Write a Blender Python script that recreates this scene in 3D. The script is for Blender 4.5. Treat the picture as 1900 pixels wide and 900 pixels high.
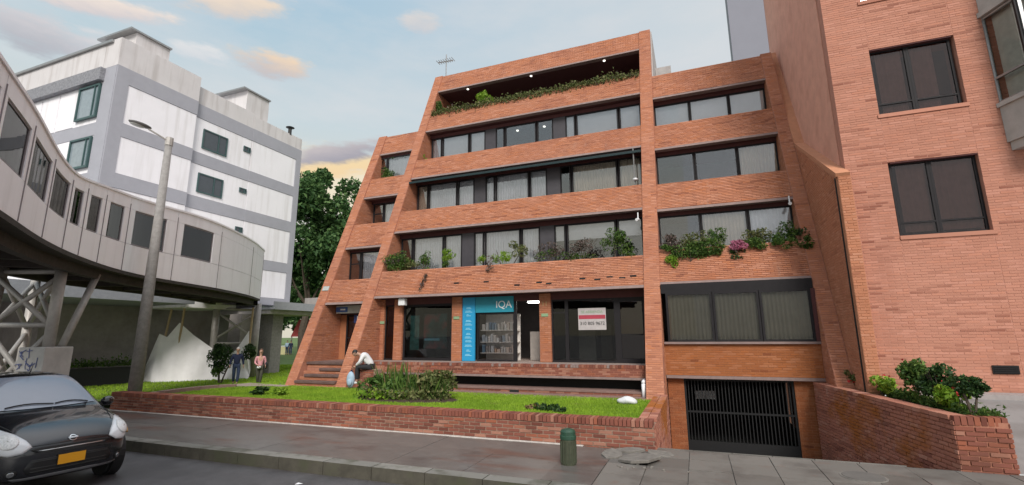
import bpy, bmesh, math, random
import numpy as np
from mathutils import Vector, Matrix
from mathutils.bvhtree import BVHTree
random.seed(7); rng = np.random.default_rng(7)
for o in list(bpy.data.objects): bpy.data.objects.remove(o)
SC = bpy.context.scene
COL = SC.collection
R = math.radians

# ------------------------------------------------------------------ camera
CAMZ = 2.25; PITCH = 0.192; YAW = 0.364; ROLL = -0.008; F = 878.3
def cam_axes():
    f = Vector((-math.sin(YAW)*math.cos(PITCH), math.cos(YAW)*math.cos(PITCH), math.sin(PITCH)))
    r = Vector((math.cos(YAW), math.sin(YAW), 0)); u = r.cross(f)
    return r*math.cos(ROLL)+u*math.sin(ROLL), u*math.cos(ROLL)-r*math.sin(ROLL), f
CR, CU, CF = cam_axes()
cd = bpy.data.cameras.new('camera'); cam = bpy.data.objects.new('camera', cd); COL.objects.link(cam)
cam.matrix_world = Matrix(((CR.x, CU.x, -CF.x, 0), (CR.y, CU.y, -CF.y, 0), (CR.z, CU.z, -CF.z, CAMZ), (0, 0, 0, 1)))
cd.sensor_width = 36; cd.lens = 36*F/1900; cd.clip_start = .1; cd.clip_end = 3000
SC.camera = cam
def depth_of(p):
    d = Vector(p)-Vector((0, 0, CAMZ)); w = d.dot(CF)
    if w < .5: return None
    x = d.dot(CR)/w*F; y = d.dot(CU)/w*F
    return d.length if abs(x) < 955 and abs(y) < 455 else None

# ------------------------------------------------------------------ world and sun
EXPO = 0.86
SC.view_settings.view_transform = 'Standard'; SC.view_settings.look = 'None'
SC.view_settings.exposure = EXPO; SC.view_settings.gamma = 1.0
SUN_EL, SUN_AZ = R(38), R(153)          # azimuth clockwise from +Y: behind the camera, a little to the right
W = bpy.data.worlds.new('World'); SC.world = W; W.use_nodes = True
nt = W.node_tree; N = nt.nodes; L = nt.links; N.clear()
def nd(t, **k):
    n = N.new(t)
    for a, b in k.items(): setattr(n, a, b)
    return n
def mth(op, a, b=None, c=None):
    n = nd('ShaderNodeMath', operation=op)
    for i, v in enumerate((a, b, c)):
        if v is None: continue
        if isinstance(v, (int, float)): n.inputs[i].default_value = v
        else: L.new(v, n.inputs[i])
    return n.outputs[0]
out = nd('ShaderNodeOutputWorld'); bg = nd('ShaderNodeBackground'); bg.inputs[1].default_value = .1
L.new(bg.outputs[0], out.inputs[0])
sky = nd('ShaderNodeTexSky', sky_type='NISHITA', sun_disc=False, sun_elevation=SUN_EL, sun_rotation=SUN_AZ)
tc = nd('ShaderNodeTexCoord'); sep = nd('ShaderNodeSeparateXYZ'); L.new(tc.outputs['Generated'], sep.inputs[0])
az = mth('ARCTAN2', sep.outputs[0], sep.outputs[1]); el = mth('ARCSINE', sep.outputs[2])
def ramp(fac, stops):
    n = nd('ShaderNodeValToRGB'); L.new(fac, n.inputs[0]); e = n.color_ramp.elements
    while len(e) < len(stops): e.new(.5)
    for i, (p, c) in enumerate(stops): e[i].position = p; e[i].color = (*c, 1)
    return n.outputs[0]
def mix(f, a, b, bt='MIX'):
    n = nd('ShaderNodeMix', data_type='RGBA', blend_type=bt)
    for s, v in ((0, f), (6, a), (7, b)):
        if isinstance(v, (int, float)): n.inputs[s].default_value = v
        elif isinstance(v, tuple): n.inputs[s].default_value = (*v, 1)
        else: L.new(v, n.inputs[s])
    return n.outputs[2]
elN = mth('DIVIDE', el, 1.5)
left = ramp(elN, [(0, (.72, .66, .50)), (.16, (.74, .70, .56)), (.27, (.62, .72, .74)), (.42, (.40, .60, .74)), (.58, (.40, .60, .76)), (.8, (.80, .84, .88)), (1, (.92, .94, .96))])
right = ramp(elN, [(0, (.74, .74, .72)), (.2, (.72, .75, .76)), (.45, (.68, .74, .77)), (.58, (.70, .75, .79)), (.8, (.90, .92, .94)), (1, (.94, .95, .97))])
azf = nd('ShaderNodeMapRange'); L.new(az, azf.inputs[0])
azf.inputs[1].default_value = -.95; azf.inputs[2].default_value = .1
base = mix(azf.outputs[0], left, right)
nz = nd('ShaderNodeTexNoise'); nz.inputs['Scale'].default_value = 3.2; nz.inputs['Detail'].default_value = 7; nz.inputs['Roughness'].default_value = .6
mp = nd('ShaderNodeMapping'); mp.inputs['Scale'].default_value = (1, 1, 3.2); L.new(tc.outputs['Generated'], mp.inputs[0]); L.new(mp.outputs[0], nz.inputs[0])
nz2 = nd('ShaderNodeTexNoise'); nz2.inputs['Scale'].default_value = 11; nz2.inputs['Detail'].default_value = 8; nz2.inputs['Roughness'].default_value = .62
L.new(mp.outputs[0], nz2.inputs[0])
# thin general cloud veil
veil = nd('ShaderNodeMapRange'); L.new(nz.outputs[0], veil.inputs[0]); veil.inputs[1].default_value = .42; veil.inputs[2].default_value = .75; veil.inputs[4].default_value = .55
c = mix(veil.outputs[0], base, (.82, .80, .79))
# cloud masses: (azimuth, elevation, half widths, colour lit, colour shade)
def cloud(c, a0, e0, sa, se, light, dark, tilt=0.0, amt=1.0):
    da = mth('SUBTRACT', az, a0); de = mth('SUBTRACT', el, e0)
    de = mth('ADD', de, mth('MULTIPLY', da, tilt))
    q = mth('ADD', mth('POWER', mth('ABSOLUTE', mth('DIVIDE', da, sa)), 2), mth('POWER', mth('ABSOLUTE', mth('DIVIDE', de, se)), 2))
    v = mth('SUBTRACT', 1.15, q); v = mth('ADD', v, mth('MULTIPLY', mth('SUBTRACT', nz2.outputs[0], .47), 3.4))
    m = nd('ShaderNodeMapRange', interpolation_type='SMOOTHSTEP'); L.new(v, m.inputs[0]); m.inputs[1].default_value = .1; m.inputs[2].default_value = 1.15; m.inputs[4].default_value = amt
    s = nd('ShaderNodeMapRange'); L.new(mth('ADD', de, mth('MULTIPLY', mth('SUBTRACT', nz2.outputs[0], .5), se*2)), s.inputs[0]); s.inputs[1].default_value = -se*.8; s.inputs[2].default_value = se*.7
    return mix(m.outputs[0], c, mix(s.outputs[0], dark, light))
CLOUDS = [
 (-.875, .500, .085, .026, (1.0, .76, .52), (.60, .56, .57), 0.0, 1.0),
 (-.955, .578, .105, .032, (1.0, .82, .62), (.72, .66, .62), -.18, 1.0),
 (-1.135, .510, .10, .018, (1.0, .86, .74), (.72, .66, .66), -.15, 1.0),
 (-1.21, .440, .09, .034, (.74, .68, .68), (.44, .44, .48), 0.0, .85),
 (-1.10, .452, .10, .024, (.86, .80, .78), (.56, .58, .62), 0.0, .7),
 (-.70, .30, .20, .070, (1.0, .86, .58), (1.0, .84, .58), 0.0, .85),
 (-.715, .335, .14, .024, (1.0, .76, .40), (1.0, .72, .38), -.2, 1.0),
 (-.710, .364, .125, .024, (.60, .53, .52), (.36, .34, .38), -.25, 1.0),
 (-.99, .485, .06, .02, (.95, .90, .86), (.75, .76, .78), 0.0, .7),
 (-.57, .62, .05, .02, (.95, .80, .68), (.7, .66, .66), 0.0, .6),
]
for q in CLOUDS: c = cloud(c, *q)
S = 10/2**EXPO
c = mix(.12, c, mix(1.0, sky.outputs[0], (.13, .13, .13), 'MULTIPLY'))
# a clouded sky is brightest overhead
zb = nd('ShaderNodeMapRange', interpolation_type='SMOOTHSTEP'); L.new(el, zb.inputs[0]); zb.inputs[1].default_value = .72; zb.inputs[2].default_value = 1.3; zb.inputs[3].default_value = S; zb.inputs[4].default_value = S*1.9
vm = nd('ShaderNodeVectorMath', operation='SCALE'); L.new(c, vm.inputs[0]); L.new(zb.outputs[0], vm.inputs['Scale']); c = vm.outputs[0]
L.new(c, bg.inputs[0])
sd = bpy.data.lights.new('sun', 'SUN'); sd.energy = 1.7; sd.angle = R(20); sd.color = (1, .95, .88)
sun = bpy.data.objects.new('sun', sd); COL.objects.link(sun)
dv = Vector((math.sin(SUN_AZ)*math.cos(SUN_EL), math.cos(SUN_AZ)*math.cos(SUN_EL), math.sin(SUN_EL)))
sun.rotation_euler = dv.to_track_quat('Z', 'Y').to_euler()

# ------------------------------------------------------------------ materials
def newmat(name):
    m = bpy.data.materials.new(name); m.use_nodes = True
    b = m.node_tree.nodes['Principled BSDF']; return m, m.node_tree, b
def mat(name, col, rough=.8, metal=0, noise=.12, nscale=6, bump=0, bscale=40, spec=None, dirt=None, emit=None):
    m, t, b = newmat(name); n, l = t.nodes, t.links
    b.inputs['Roughness'].default_value = rough; b.inputs['Metallic'].default_value = metal
    if spec is not None: b.inputs['Specular IOR Level'].default_value = spec
    g = n.new('ShaderNodeNewGeometry')
    tx = n.new('ShaderNodeTexNoise'); tx.inputs['Scale'].default_value = nscale; tx.inputs['Detail'].default_value = 6; tx.inputs['Roughness'].default_value = .65
    l.new(g.outputs['Position'], tx.inputs[0])
    r = n.new('ShaderNodeValToRGB'); l.new(tx.outputs[0], r.inputs[0]); e = r.color_ramp.elements
    e[0].position = .3; e[1].position = .7
    e[0].color = (*[max(0, v*(1-noise)) for v in col], 1); e[1].color = (*[min(1, v*(1+noise)) for v in col], 1)
    o = r.outputs[0]
    if dirt:
        t2 = n.new('ShaderNodeTexNoise'); t2.inputs['Scale'].default_value = dirt[1] if not isinstance(dirt[1], tuple) else 1; t2.inputs['Detail'].default_value = 5
        if isinstance(dirt[1], tuple):
            mpp = n.new('ShaderNodeMapping'); mpp.inputs['Scale'].default_value = dirt[1]; t2.inputs['Scale'].default_value = 1; l.new(g.outputs['Position'], mpp.inputs[0]); l.new(mpp.outputs[0], t2.inputs[0])
        else: l.new(g.outputs['Position'], t2.inputs[0])
        mr = n.new('ShaderNodeMapRange'); l.new(t2.outputs[0], mr.inputs[0]); mr.inputs[1].default_value = .5; mr.inputs[2].default_value = .68; mr.inputs[4].default_value = dirt[2]
        mx = n.new('ShaderNodeMix'); mx.data_type = 'RGBA'; l.new(mr.outputs[0], mx.inputs[0]); l.new(o, mx.inputs[6]); mx.inputs[7].default_value = (*dirt[0], 1); o = mx.outputs[2]
    l.new(o, b.inputs['Base Color'])
    if bump:
        t3 = n.new('ShaderNodeTexNoise'); t3.inputs['Scale'].default_value = bscale; t3.inputs['Detail'].default_value = 4
        l.new(g.outputs['Position'], t3.inputs[0])
        bp = n.new('ShaderNodeBump'); bp.inputs['Strength'].default_value = bump; bp.inputs['Distance'].default_value = .02
        l.new(t3.outputs[0], bp.inputs['Height']); l.new(bp.outputs[0], b.inputs['Normal'])
    if emit: b.inputs['Emission Color'].default_value = (*emit[0], 1); b.inputs['Emission Strength'].default_value = emit[1]
    return m
def tone_mat(name, stops, single=False, rough=.85, big=None, spec=.25, trans=0):
    """colour from a per-piece tone (face attribute, or the object's own random value) plus broad weathering"""
    m, t, b = newmat(name); n, l = t.nodes, t.links
    b.inputs['Roughness'].default_value = rough; b.inputs['Specular IOR Level'].default_value = spec
    if single: src = n.new('ShaderNodeObjectInfo').outputs['Random']
    else:
        a = n.new('ShaderNodeAttribute'); a.attribute_name = 'tone'; src = a.outputs['Fac']
    r = n.new('ShaderNodeValToRGB'); l.new(src, r.inputs[0]); e = r.color_ramp.elements
    while len(e) < len(stops): e.new(.5)
    for i, (p, c) in enumerate(stops): e[i].position = p; e[i].color = (*c, 1)
    o = r.outputs[0]
    if big:
        g = n.new('ShaderNodeNewGeometry')
        for (c2, sc, amt, lo, hi) in big:
            mp = n.new('ShaderNodeMapping'); mp.inputs['Scale'].default_value = sc if isinstance(sc, tuple) else (sc,)*3
            l.new(g.outputs['Position'], mp.inputs[0])
            tx = n.new('ShaderNodeTexNoise'); tx.inputs['Scale'].default_value = 1; tx.inputs['Detail'].default_value = 6; tx.inputs['Roughness'].default_value = .6
            l.new(mp.outputs[0], tx.inputs[0])
            mr = n.new('ShaderNodeMapRange'); l.new(tx.outputs[0], mr.inputs[0]); mr.inputs[1].default_value = lo; mr.inputs[2].default_value = hi; mr.inputs[4].default_value = amt
            mx = n.new('ShaderNodeMix'); mx.data_type = 'RGBA'; l.new(mr.outputs[0], mx.inputs[0]); l.new(o, mx.inputs[6]); mx.inputs[7].default_value = (*c2, 1); o = mx.outputs[2]
    l.new(o, b.inputs['Base Color'])
    if trans:
        tr = n.new('ShaderNodeBsdfTranslucent'); l.new(o, tr.inputs[0]); ms = n.new('ShaderNodeMixShader'); ms.inputs[0].default_value = trans
        l.new(b.outputs[0], ms.inputs[1]); l.new(tr.outputs[0], ms.inputs[2]); l.new(ms.outputs[0], n['Material Output'].inputs[0])
    return m
def glass_mat(name, tint=(.8, .82, .85), refl=1.0, rough=.0, base=.04):
    m, t, b = newmat(name); n, l = t.nodes, t.links; n.remove(b)
    tr = n.new('ShaderNodeBsdfTransparent'); tr.inputs[0].default_value = (*tint, 1)
    gl = n.new('ShaderNodeBsdfGlossy'); gl.inputs[1].default_value = rough; gl.inputs[0].default_value = (refl, refl, refl, 1)
    fr = n.new('ShaderNodeFresnel'); fr.inputs[0].default_value = 1.52
    ad = n.new('ShaderNodeMath'); ad.operation = 'ADD'; l.new(fr.outputs[0], ad.inputs[0]); ad.inputs[1].default_value = base
    ms = n.new('ShaderNodeMixShader'); l.new(ad.outputs[0], ms.inputs[0]); l.new(tr.outputs[0], ms.inputs[1]); l.new(gl.outputs[0], ms.inputs[2])
    l.new(ms.outputs[0], n['Material Output'].inputs[0]); return m
def brick_pair(name, base, dark, light, orange, big):
    st = [(0, dark), (.10, tuple(.5*a+.5*b for a, b in zip(dark, base))), (.22, base), (.55, base), (.75, orange), (.9, light), (1, light)]
    return tone_mat(name, st, False, big=big), tone_mat(name+'_single', st, True, big=big)
B_MAIN = brick_pair('brick_salmon', (.43, .178, .102), (.28, .105, .062), (.50, .225, .14), (.46, .175, .085), [((.27, .10, .07), .6, .5, .5, .75), ((.22, .085, .06), (2.6, 2.6, .35), .5, .56, .74), ((.50, .25, .165), (.6, .6, 1.6), .4, .5, .75), ((.46, .34, .28), (3.5, 3.5, .4), .35, .62, .78)])
B_RIGHT = brick_pair('brick_pale', (.46, .21, .145), (.25, .09, .06), (.53, .25, .18), (.51, .22, .145), [((.54, .26, .185), .45, .5, .45, .7), ((.40, .165, .11), (.7, .7, 3), .4, .5, .7), ((.34, .14, .095), (2.2, 2.2, .3), .4, .57, .75)])
B_GARD = brick_pair('brick_garden', (.24, .085, .06), (.15, .05, .035), (.36, .17, .12), (.32, .105, .06), [((.10, .05, .035), (1.1, 1.1, 2), .55, .52, .72)])
B_PLAN = brick_pair('brick_planter', (.40, .165, .115), (.24, .09, .065), (.46, .22, .16), (.42, .17, .11), [((.14, .07, .05), (1.3, 1.3, 1.8), .55, .55, .75), ((.34, .11, .02), (.9, .55, .8), .9, .52, .62), ((.56, .42, .36), (2.2, 1.4, 1.0), .5, .62, .76)])
B_ORNG = brick_pair('brick_orange', (.34, .12, .045), (.22, .07, .03), (.40, .16, .075), (.38, .13, .045), [((.30, .09, .035), .9, .5, .5, .7)])
M = {}; B_PARTY = []
def defmats():
    M['mortar'] = mat('mortar', (.40, .175, .115), .95, noise=.15)
    M['mortar_pale'] = mat('mortar_pale', (.46, .215, .155), .95, noise=.1)
    M['mortar_garden'] = mat('mortar_garden', (.30, .20, .15), .95, noise=.3, nscale=14)
    M['mortar_orange'] = mat('mortar_orange', (.38, .15, .07), .95)
    M['fin_face'] = mat('brick_edge', (.40, .17, .11), .9, noise=.12, nscale=4, bump=.4, bscale=60)
    M['render'] = mat('brick_render', (.66, .34, .25), .92, noise=.10, nscale=3, bump=.3, bscale=25, dirt=((.52, .24, .17), 1.6, .45))
    M['_pb'] = None; B_PARTY.extend(brick_pair('brick_party', (.47, .20, .115), (.36, .14, .08), (.52, .24, .15), (.49, .20, .11), [((.36, .14, .075), .8, .6, .5, .7), ((.54, .28, .18), (2, 2, .4), .4, .55, .75)]))
    M['party'] = mat('party_render', (.52, .245, .145), .92, noise=.10, nscale=3, bump=.3, bscale=25, dirt=((.38, .16, .09), 1.6, .5))
    M['tread_dark'] = mat('step_tread_dark', (.13, .08, .07), .8, noise=.25, nscale=5)
    M['coping'] = mat('coping_orange', (.50, .22, .12), .85, noise=.1, nscale=5)
    M['lintel'] = mat('lintel_concrete', (.26, .185, .17), .9, noise=.15)
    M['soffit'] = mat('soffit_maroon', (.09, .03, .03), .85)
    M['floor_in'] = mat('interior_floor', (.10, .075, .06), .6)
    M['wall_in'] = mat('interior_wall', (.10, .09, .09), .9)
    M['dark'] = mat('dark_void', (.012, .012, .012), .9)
    M['frame'] = mat('dark_frame', (.020, .018, .020), .6, spec=.2)
    M['panel'] = mat('dark_panel', (.055, .05, .058), .5)
    M['curtain'] = mat('curtain_cloth', (.86, .85, .87), .9, noise=.1, nscale=2)
    M['curtain_beige'] = mat('curtain_beige', (.70, .60, .48), .9, noise=.08, nscale=2)
    M['blind'] = mat('roller_blind', (.78, .77, .78), .9, noise=.05)
    M['glass'] = glass_mat('window_glass', (.93, .94, .95), .85, 0, .09)
    M['glass_display'] = glass_mat('display_glass', (.96, .96, .97), .5, 0, 0)
    M['glow_shop'] = mat('shop_lamp_glow', (.9, .9, .9), .5, emit=((1, .97, .9), 14))
    M['glass_shop'] = glass_mat('shop_glass', (.72, .74, .74), .55, 0, 0)
    M['glass_dark'] = glass_mat('tinted_glass', (.66, .58, .56), .6, 0, .03)
    M['grey_render'] = mat('grey_render', (.42, .40, .39), .9)
    M['concrete'] = mat('bay_concrete', (.44, .42, .40), .88, noise=.12, nscale=3, dirt=((.3, .28, .26), 2, .4))
    M['conc_pole'] = mat('pole_concrete', (.27, .255, .245), .9, noise=.2, nscale=8)
    M['conc_dark'] = mat('dark_concrete', (.30, .275, .26), .9, noise=.2, nscale=1.5)
    M['wwhite'] = mat('white_facade', (.88, .86, .89), .85, noise=.03, nscale=1, dirt=((.55, .52, .50), (3, 3, .25), .35))
    M['wgrey'] = mat('grey_band', (.37, .37, .41), .85, noise=.05, nscale=2)
    M['wcream'] = mat('cream_parapet', (.64, .61, .61), .85, noise=.05, nscale=1, dirt=((.40, .36, .34), (3, 3, .3), .5))
    M['teal_frame'] = mat('teal_frame', (.05, .10, .10), .5)
    M['bridge'] = mat('bridge_panel', (.96, .92, .95), .5, noise=.03, nscale=1.2, dirt=((.62, .57, .57), (4, 4, .35), .22))
    M['bridge_dark'] = mat('bridge_underside', (.05, .04, .035), .9, noise=.3)
    M['joint'] = mat('panel_joint', (.24, .21, .22), .6)
    M['steel'] = mat('truss_steel', (.40, .375, .35), .55, metal=.2, noise=.15)
    M['cloth'] = mat('white_cloth', (.86, .84, .86), .9, noise=.05, nscale=3)
    M['wood'] = mat('timber_pole', (.45, .33, .2), .8)
    M['asphalt'] = mat('asphalt', (.082, .077, .08), .5, noise=.3, nscale=3, bump=.6, bscale=70, spec=.6, dirt=((.045, .04, .042), .7, .7))
    M['side'] = tone_mat('sidewalk_slab', [(0, (.115, .105, .098)), (.5, (.13, .12, .112)), (1, (.15, .138, .128))], True, rough=.36, spec=.6, big=[((.085, .07, .065), (.9, 1.6, 1), .75, .52, .66), ((.13, .065, .048), (.45, 1.6, 1), .7, .54, .66), ((.22, .205, .19), (2.5, 4, 1), .4, .52, .72), ((.05, .045, .04), (9, 9, 1), .4, .58, .7)])
    M['kerb_face'] = mat('kerb_face_grime', (.075, .068, .052), .9, noise=.3, nscale=5, dirt=((.055, .062, .03), 2.5, .6))
    M['kerb'] = tone_mat('kerb_stone', [(0, (.17, .165, .15)), (1, (.23, .22, .2))], True, rough=.8, big=[((.06, .06, .04), 2.2, .6, .5, .65), ((.07, .08, .03), (1, 1, 6), .4, .55, .7)])
    M['paver'] = tone_mat('apron_paver', [(0, (.13, .12, .108)), (1, (.19, .178, .162))], True, rough=.5, big=[((.09, .08, .072), 1.6, .65, .5, .68), ((.17, .10, .08), 3, .4, .58, .7)])
    M['joint_fill'] = mat('joint_fill', (.12, .11, .10), .9)
    M['white_line'] = mat('white_edge', (.58, .54, .50), .85, noise=.25, nscale=10)
    M['rubble'] = mat('broken_concrete', (.17, .155, .138), .9, noise=.3, nscale=8)
    M['lawn'] = mat('lawn_soil', (.14, .20, .035), .95, noise=.3, nscale=3)
    M['soil'] = mat('bed_soil', (.05, .03, .02), .95)
    M['path'] = mat('path_stone', (.30, .23, .20), .85, noise=.15)
    M['tread'] = mat('step_tread', (.22, .135, .115), .8, noise=.2, nscale=5)
    M['ground'] = mat('far_ground', (.08, .13, .03), .95, noise=.3, nscale=.6)
    M['grass'] = tone_mat('grass_blade', [(0, (.19, .31, .02)), (.5, (.28, .44, .035)), (1, (.37, .53, .06))], trans=.3, big=[((.14, .26, .02), 1.2, .6, .42, .66), ((.26, .28, .07), 2.3, .6, .56, .72)])
    M['leaf'] = tone_mat('leaf_green', [(0, (.03, .07, .015)), (.5, (.075, .15, .03)), (1, (.18, .27, .06))], rough=.55, trans=.3)
    M['leaf_dark'] = tone_mat('leaf_dark', [(0, (.012, .03, .01)), (.5, (.03, .07, .018)), (1, (.07, .13, .03))], rough=.5, trans=.2)
    M['leaf_tree'] = tone_mat('leaf_tree', [(0, (.03, .075, .025)), (.5, (.065, .14, .045)), (1, (.14, .24, .08))], rough=.6, trans=.3)
    M['leaf_bright'] = tone_mat('leaf_bright', [(0, (.10, .20, .02)), (.5, (.22, .38, .03)), (1, (.36, .50, .07))], rough=.5, trans=.35)
    M['leaf_olive'] = tone_mat('leaf_olive', [(0, (.06, .09, .025)), (.5, (.15, .18, .06)), (1, (.27, .25, .11))], rough=.6, trans=.3)
    M['leaf_mauve'] = tone_mat('leaf_mauve', [(0, (.05, .05, .03)), (.5, (.13, .10, .08)), (1, (.28, .2, .19))], rough=.7, trans=.3)
    M['leaf_tan'] = tone_mat('leaf_tan', [(0, (.14, .10, .05)), (.5, (.30, .20, .10)), (1, (.45, .32, .18))], rough=.7, trans=.3)
    M['petal_pink'] = tone_mat('petal_pink', [(0, (.35, .07, .15)), (1, (.68, .30, .42))], rough=.6, trans=.3)
    M['petal_red'] = tone_mat('petal_red', [(0, (.40, .02, .02)), (1, (.62, .05, .05))], rough=.6)
    M['bark'] = mat('bark', (.08, .06, .045), .9, noise=.3)
    M['shop_blue'] = mat('sign_blue', (.02, .30, .56), .5, noise=.04)
    M['shop_teal'] = mat('sign_teal', (.02, .26, .36), .5, noise=.04)
    M['white'] = mat('white_paint', (.78, .78, .80), .6, noise=.03)
    M['sign_pale'] = mat('sign_pale_lettering', (.25, .62, .80), .6)
    M['red'] = mat('red_print', (.42, .05, .08), .6)
    M['black'] = mat('black_print', (.02, .02, .02), .6)
    M['green_plate'] = mat('green_plate', (.25, .38, .22), .6)
    M['tower'] = mat('tower_facade', (.24, .24, .285), .8, noise=.04, nscale=.3)
    M['glow'] = mat('lamp_glow', (.9, .9, .85), .5, emit=((1, .95, .85), 1.2))
    M['poster'] = mat('shop_poster', (.03, .10, .10), .5, noise=.6, nscale=3, dirt=((.45, .06, .06), 1.6, .9))
    M['goods'] = tone_mat('shop_goods', [(0, (.75, .70, .65)), (.3, (.10, .08, .08)), (.5, (.7, .68, .66)), (.7, (.15, .25, .35)), (.85, (.62, .42, .3)), (1, (.8, .78, .75))])
    M['gate'] = mat('gate_iron', (.010, .010, .011), .6, metal=.2)
    M['teal_awn'] = mat('awning_teal', (.004, .022, .026), .7)
    M['alu'] = mat('aluminium', (.35, .35, .35), .4, metal=.6)
defmats()

# ------------------------------------------------------------------ mesh tools
def wloc(p): return Vector(p.location) if p else Vector((0, 0, 0))
def full(o):  # world offset of the parent chain (no rotations used on parents at build time)
    v = Vector((0, 0, 0))
    while o: v += Vector(o.location); o = o.parent
    return v
def setp(o, label=None, cat=None, group=None, kind=None):
    if label: o['label'] = label
    if cat: o['category'] = cat
    if group: o['group'] = group
    if kind: o['kind'] = kind
    return o
def thing(name, label, cat, loc=(0, 0, 0), group=None):
    o = bpy.data.objects.new(name, None); COL.objects.link(o); o.location = loc; o.empty_display_size = .2
    return setp(o, label, cat, group)
def link(name, me, material, parent=None, loc=None, kind=None, label=None):
    o = bpy.data.objects.new(name, me); COL.objects.link(o)
    if material is not None and not me.materials: me.materials.append(material)
    if parent: o.parent = parent
    if loc is not None: o.location = loc
    return setp(o, label, None, None, kind)
class MB:
    def __init__(s): s.v = []; s.f = []
    def add(s, vs, fs):
        n = len(s.v); s.v += [tuple(v) for v in vs]; s.f += [tuple(i+n for i in f) for f in fs]; return s
    def box(s, x0, y0, z0, x1, y1, z1):
        x0, x1 = min(x0, x1), max(x0, x1); y0, y1 = min(y0, y1), max(y0, y1); z0, z1 = min(z0, z1), max(z0, z1)
        return s.add([(x0, y0, z0), (x1, y0, z0), (x1, y1, z0), (x0, y1, z0), (x0, y0, z1), (x1, y0, z1), (x1, y1, z1), (x0, y1, z1)],
                     [(0, 3, 2, 1), (4, 5, 6, 7), (0, 1, 5, 4), (1, 2, 6, 5), (2, 3, 7, 6), (3, 0, 4, 7)])
    def prism(s, poly, d):
        n = len(poly); d = Vector(d); a = [Vector(p) for p in poly]; b = [p+d for p in a]
        nr = (a[1]-a[0]).cross(a[2]-a[1])
        fs = [tuple(range(n)), tuple(range(2*n-1, n-1, -1))]+[(i, n+i, n+(i+1) % n, (i+1) % n) for i in range(n)]
        if nr.dot(d) > 0: fs = [tuple(reversed(f)) for f in fs]
        return s.add(a+b, fs)
    def xprism(s, x0, x1, yz): return s.prism([(x0, y, z) for y, z in yz], (x1-x0, 0, 0))
    def tube(s, p0, p1, r0, r1=None, n=8, caps=True):
        r1 = r0 if r1 is None else r1; p0 = Vector(p0); p1 = Vector(p1); d = (p1-p0).normalized()
        a = d.orthogonal().normalized(); b = d.cross(a)
        vs = [p0+(a*math.cos(t)+b*math.sin(t))*r0 for t in [2*math.pi*i/n for i in range(n)]]+[p1+(a*math.cos(t)+b*math.sin(t))*r1 for t in [2*math.pi*i/n for i in range(n)]]
        fs = [(i, (i+1) % n, n+(i+1) % n, n+i) for i in range(n)]
        if caps: fs += [tuple(range(n-1, -1, -1)), tuple(range(n, 2*n))]
        return s.add(vs, fs)
    def lathe(s, c, prof, n=16):
        c = Vector(c); vs = []
        for r, z in prof: vs += [c+Vector((r*math.cos(2*math.pi*i/n), r*math.sin(2*math.pi*i/n), z)) for i in range(n)]
        fs = [(k*n+i, k*n+(i+1) % n, (k+1)*n+(i+1) % n, (k+1)*n+i) for k in range(len(prof)-1) for i in range(n)]
        fs += [tuple(range(n-1, -1, -1)), tuple(range((len(prof)-1)*n, len(prof)*n))]
        return s.add(vs, fs)
    def beam(s, p0, p1, w, h, up=(0, 0, 1)):
        p0 = Vector(p0); p1 = Vector(p1); d = (p1-p0).normalized(); r = d.cross(Vector(up)).normalized()*w/2; u = r.cross(d).normalized()*h/2
        vs = [p0-r-u, p0+r-u, p0+r+u, p0-r+u, p1-r-u, p1+r-u, p1+r+u, p1-r+u]
        return s.add(vs, [(0, 1, 2, 3), (7, 6, 5, 4), (0, 4, 5, 1), (1, 5, 6, 2), (2, 6, 7, 3), (3, 7, 4, 0)])
    def ellipsoid(s, c, r, n=12, m=8):
        c = Vector(c); vs = []; fs = []
        for j in range(m+1):
            ph = math.pi*j/m
            for i in range(n):
                th = 2*math.pi*i/n; vs.append(c+Vector((r[0]*math.sin(ph)*math.cos(th), r[1]*math.sin(ph)*math.sin(th), -r[2]*math.cos(ph))))
        fs = [(j*n+i, j*n+(i+1) % n, (j+1)*n+(i+1) % n, (j+1)*n+i) for j in range(m) for i in range(n)]
        return s.add(vs, fs)
    def build(s, name, material, parent=None, smooth=False, bevel=0, label=None, kind=None):
        off = full(parent); me = bpy.data.meshes.new(name)
        me.from_pydata([tuple(Vector(v)-off) for v in s.v], [], s.f); me.validate(); me.update()
        if smooth: me.polygons.foreach_set('use_smooth', [True]*len(me.polygons))
        o = link(name, me, material, parent, None, kind, label)
        if bevel:
            b = o.modifiers.new('bevel', 'BEVEL'); b.width = bevel; b.segments = 2; b.limit_method = 'ANGLE'
        return o
def np_mesh(name, verts, faces, material, parent=None, tone=None, kind=None, label=None, smooth=False):
    """verts (n,3), faces (m,k) arrays of equal-size polygons"""
    off = np.array(full(parent)); me = bpy.data.meshes.new(name); m, k = faces.shape
    me.vertices.add(len(verts)); me.vertices.foreach_set('co', (verts-off).astype(np.float32).ravel())
    me.loops.add(m*k); me.loops.foreach_set('vertex_index', faces.astype(np.int32).ravel())
    me.polygons.add(m); me.polygons.foreach_set('loop_start', np.arange(0, m*k, k, dtype=np.int32))
    me.polygons.foreach_set('loop_total', np.full(m, k, dtype=np.int32))
    me.update(calc_edges=True)
    if tone is not None:
        a = me.attributes.new('tone', 'FLOAT', 'FACE'); a.data.foreach_set('value', tone.astype(np.float32))
    if smooth: me.polygons.foreach_set('use_smooth', np.ones(m, dtype=bool))
    return link(name, me, material, parent, None, kind, label)

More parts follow.
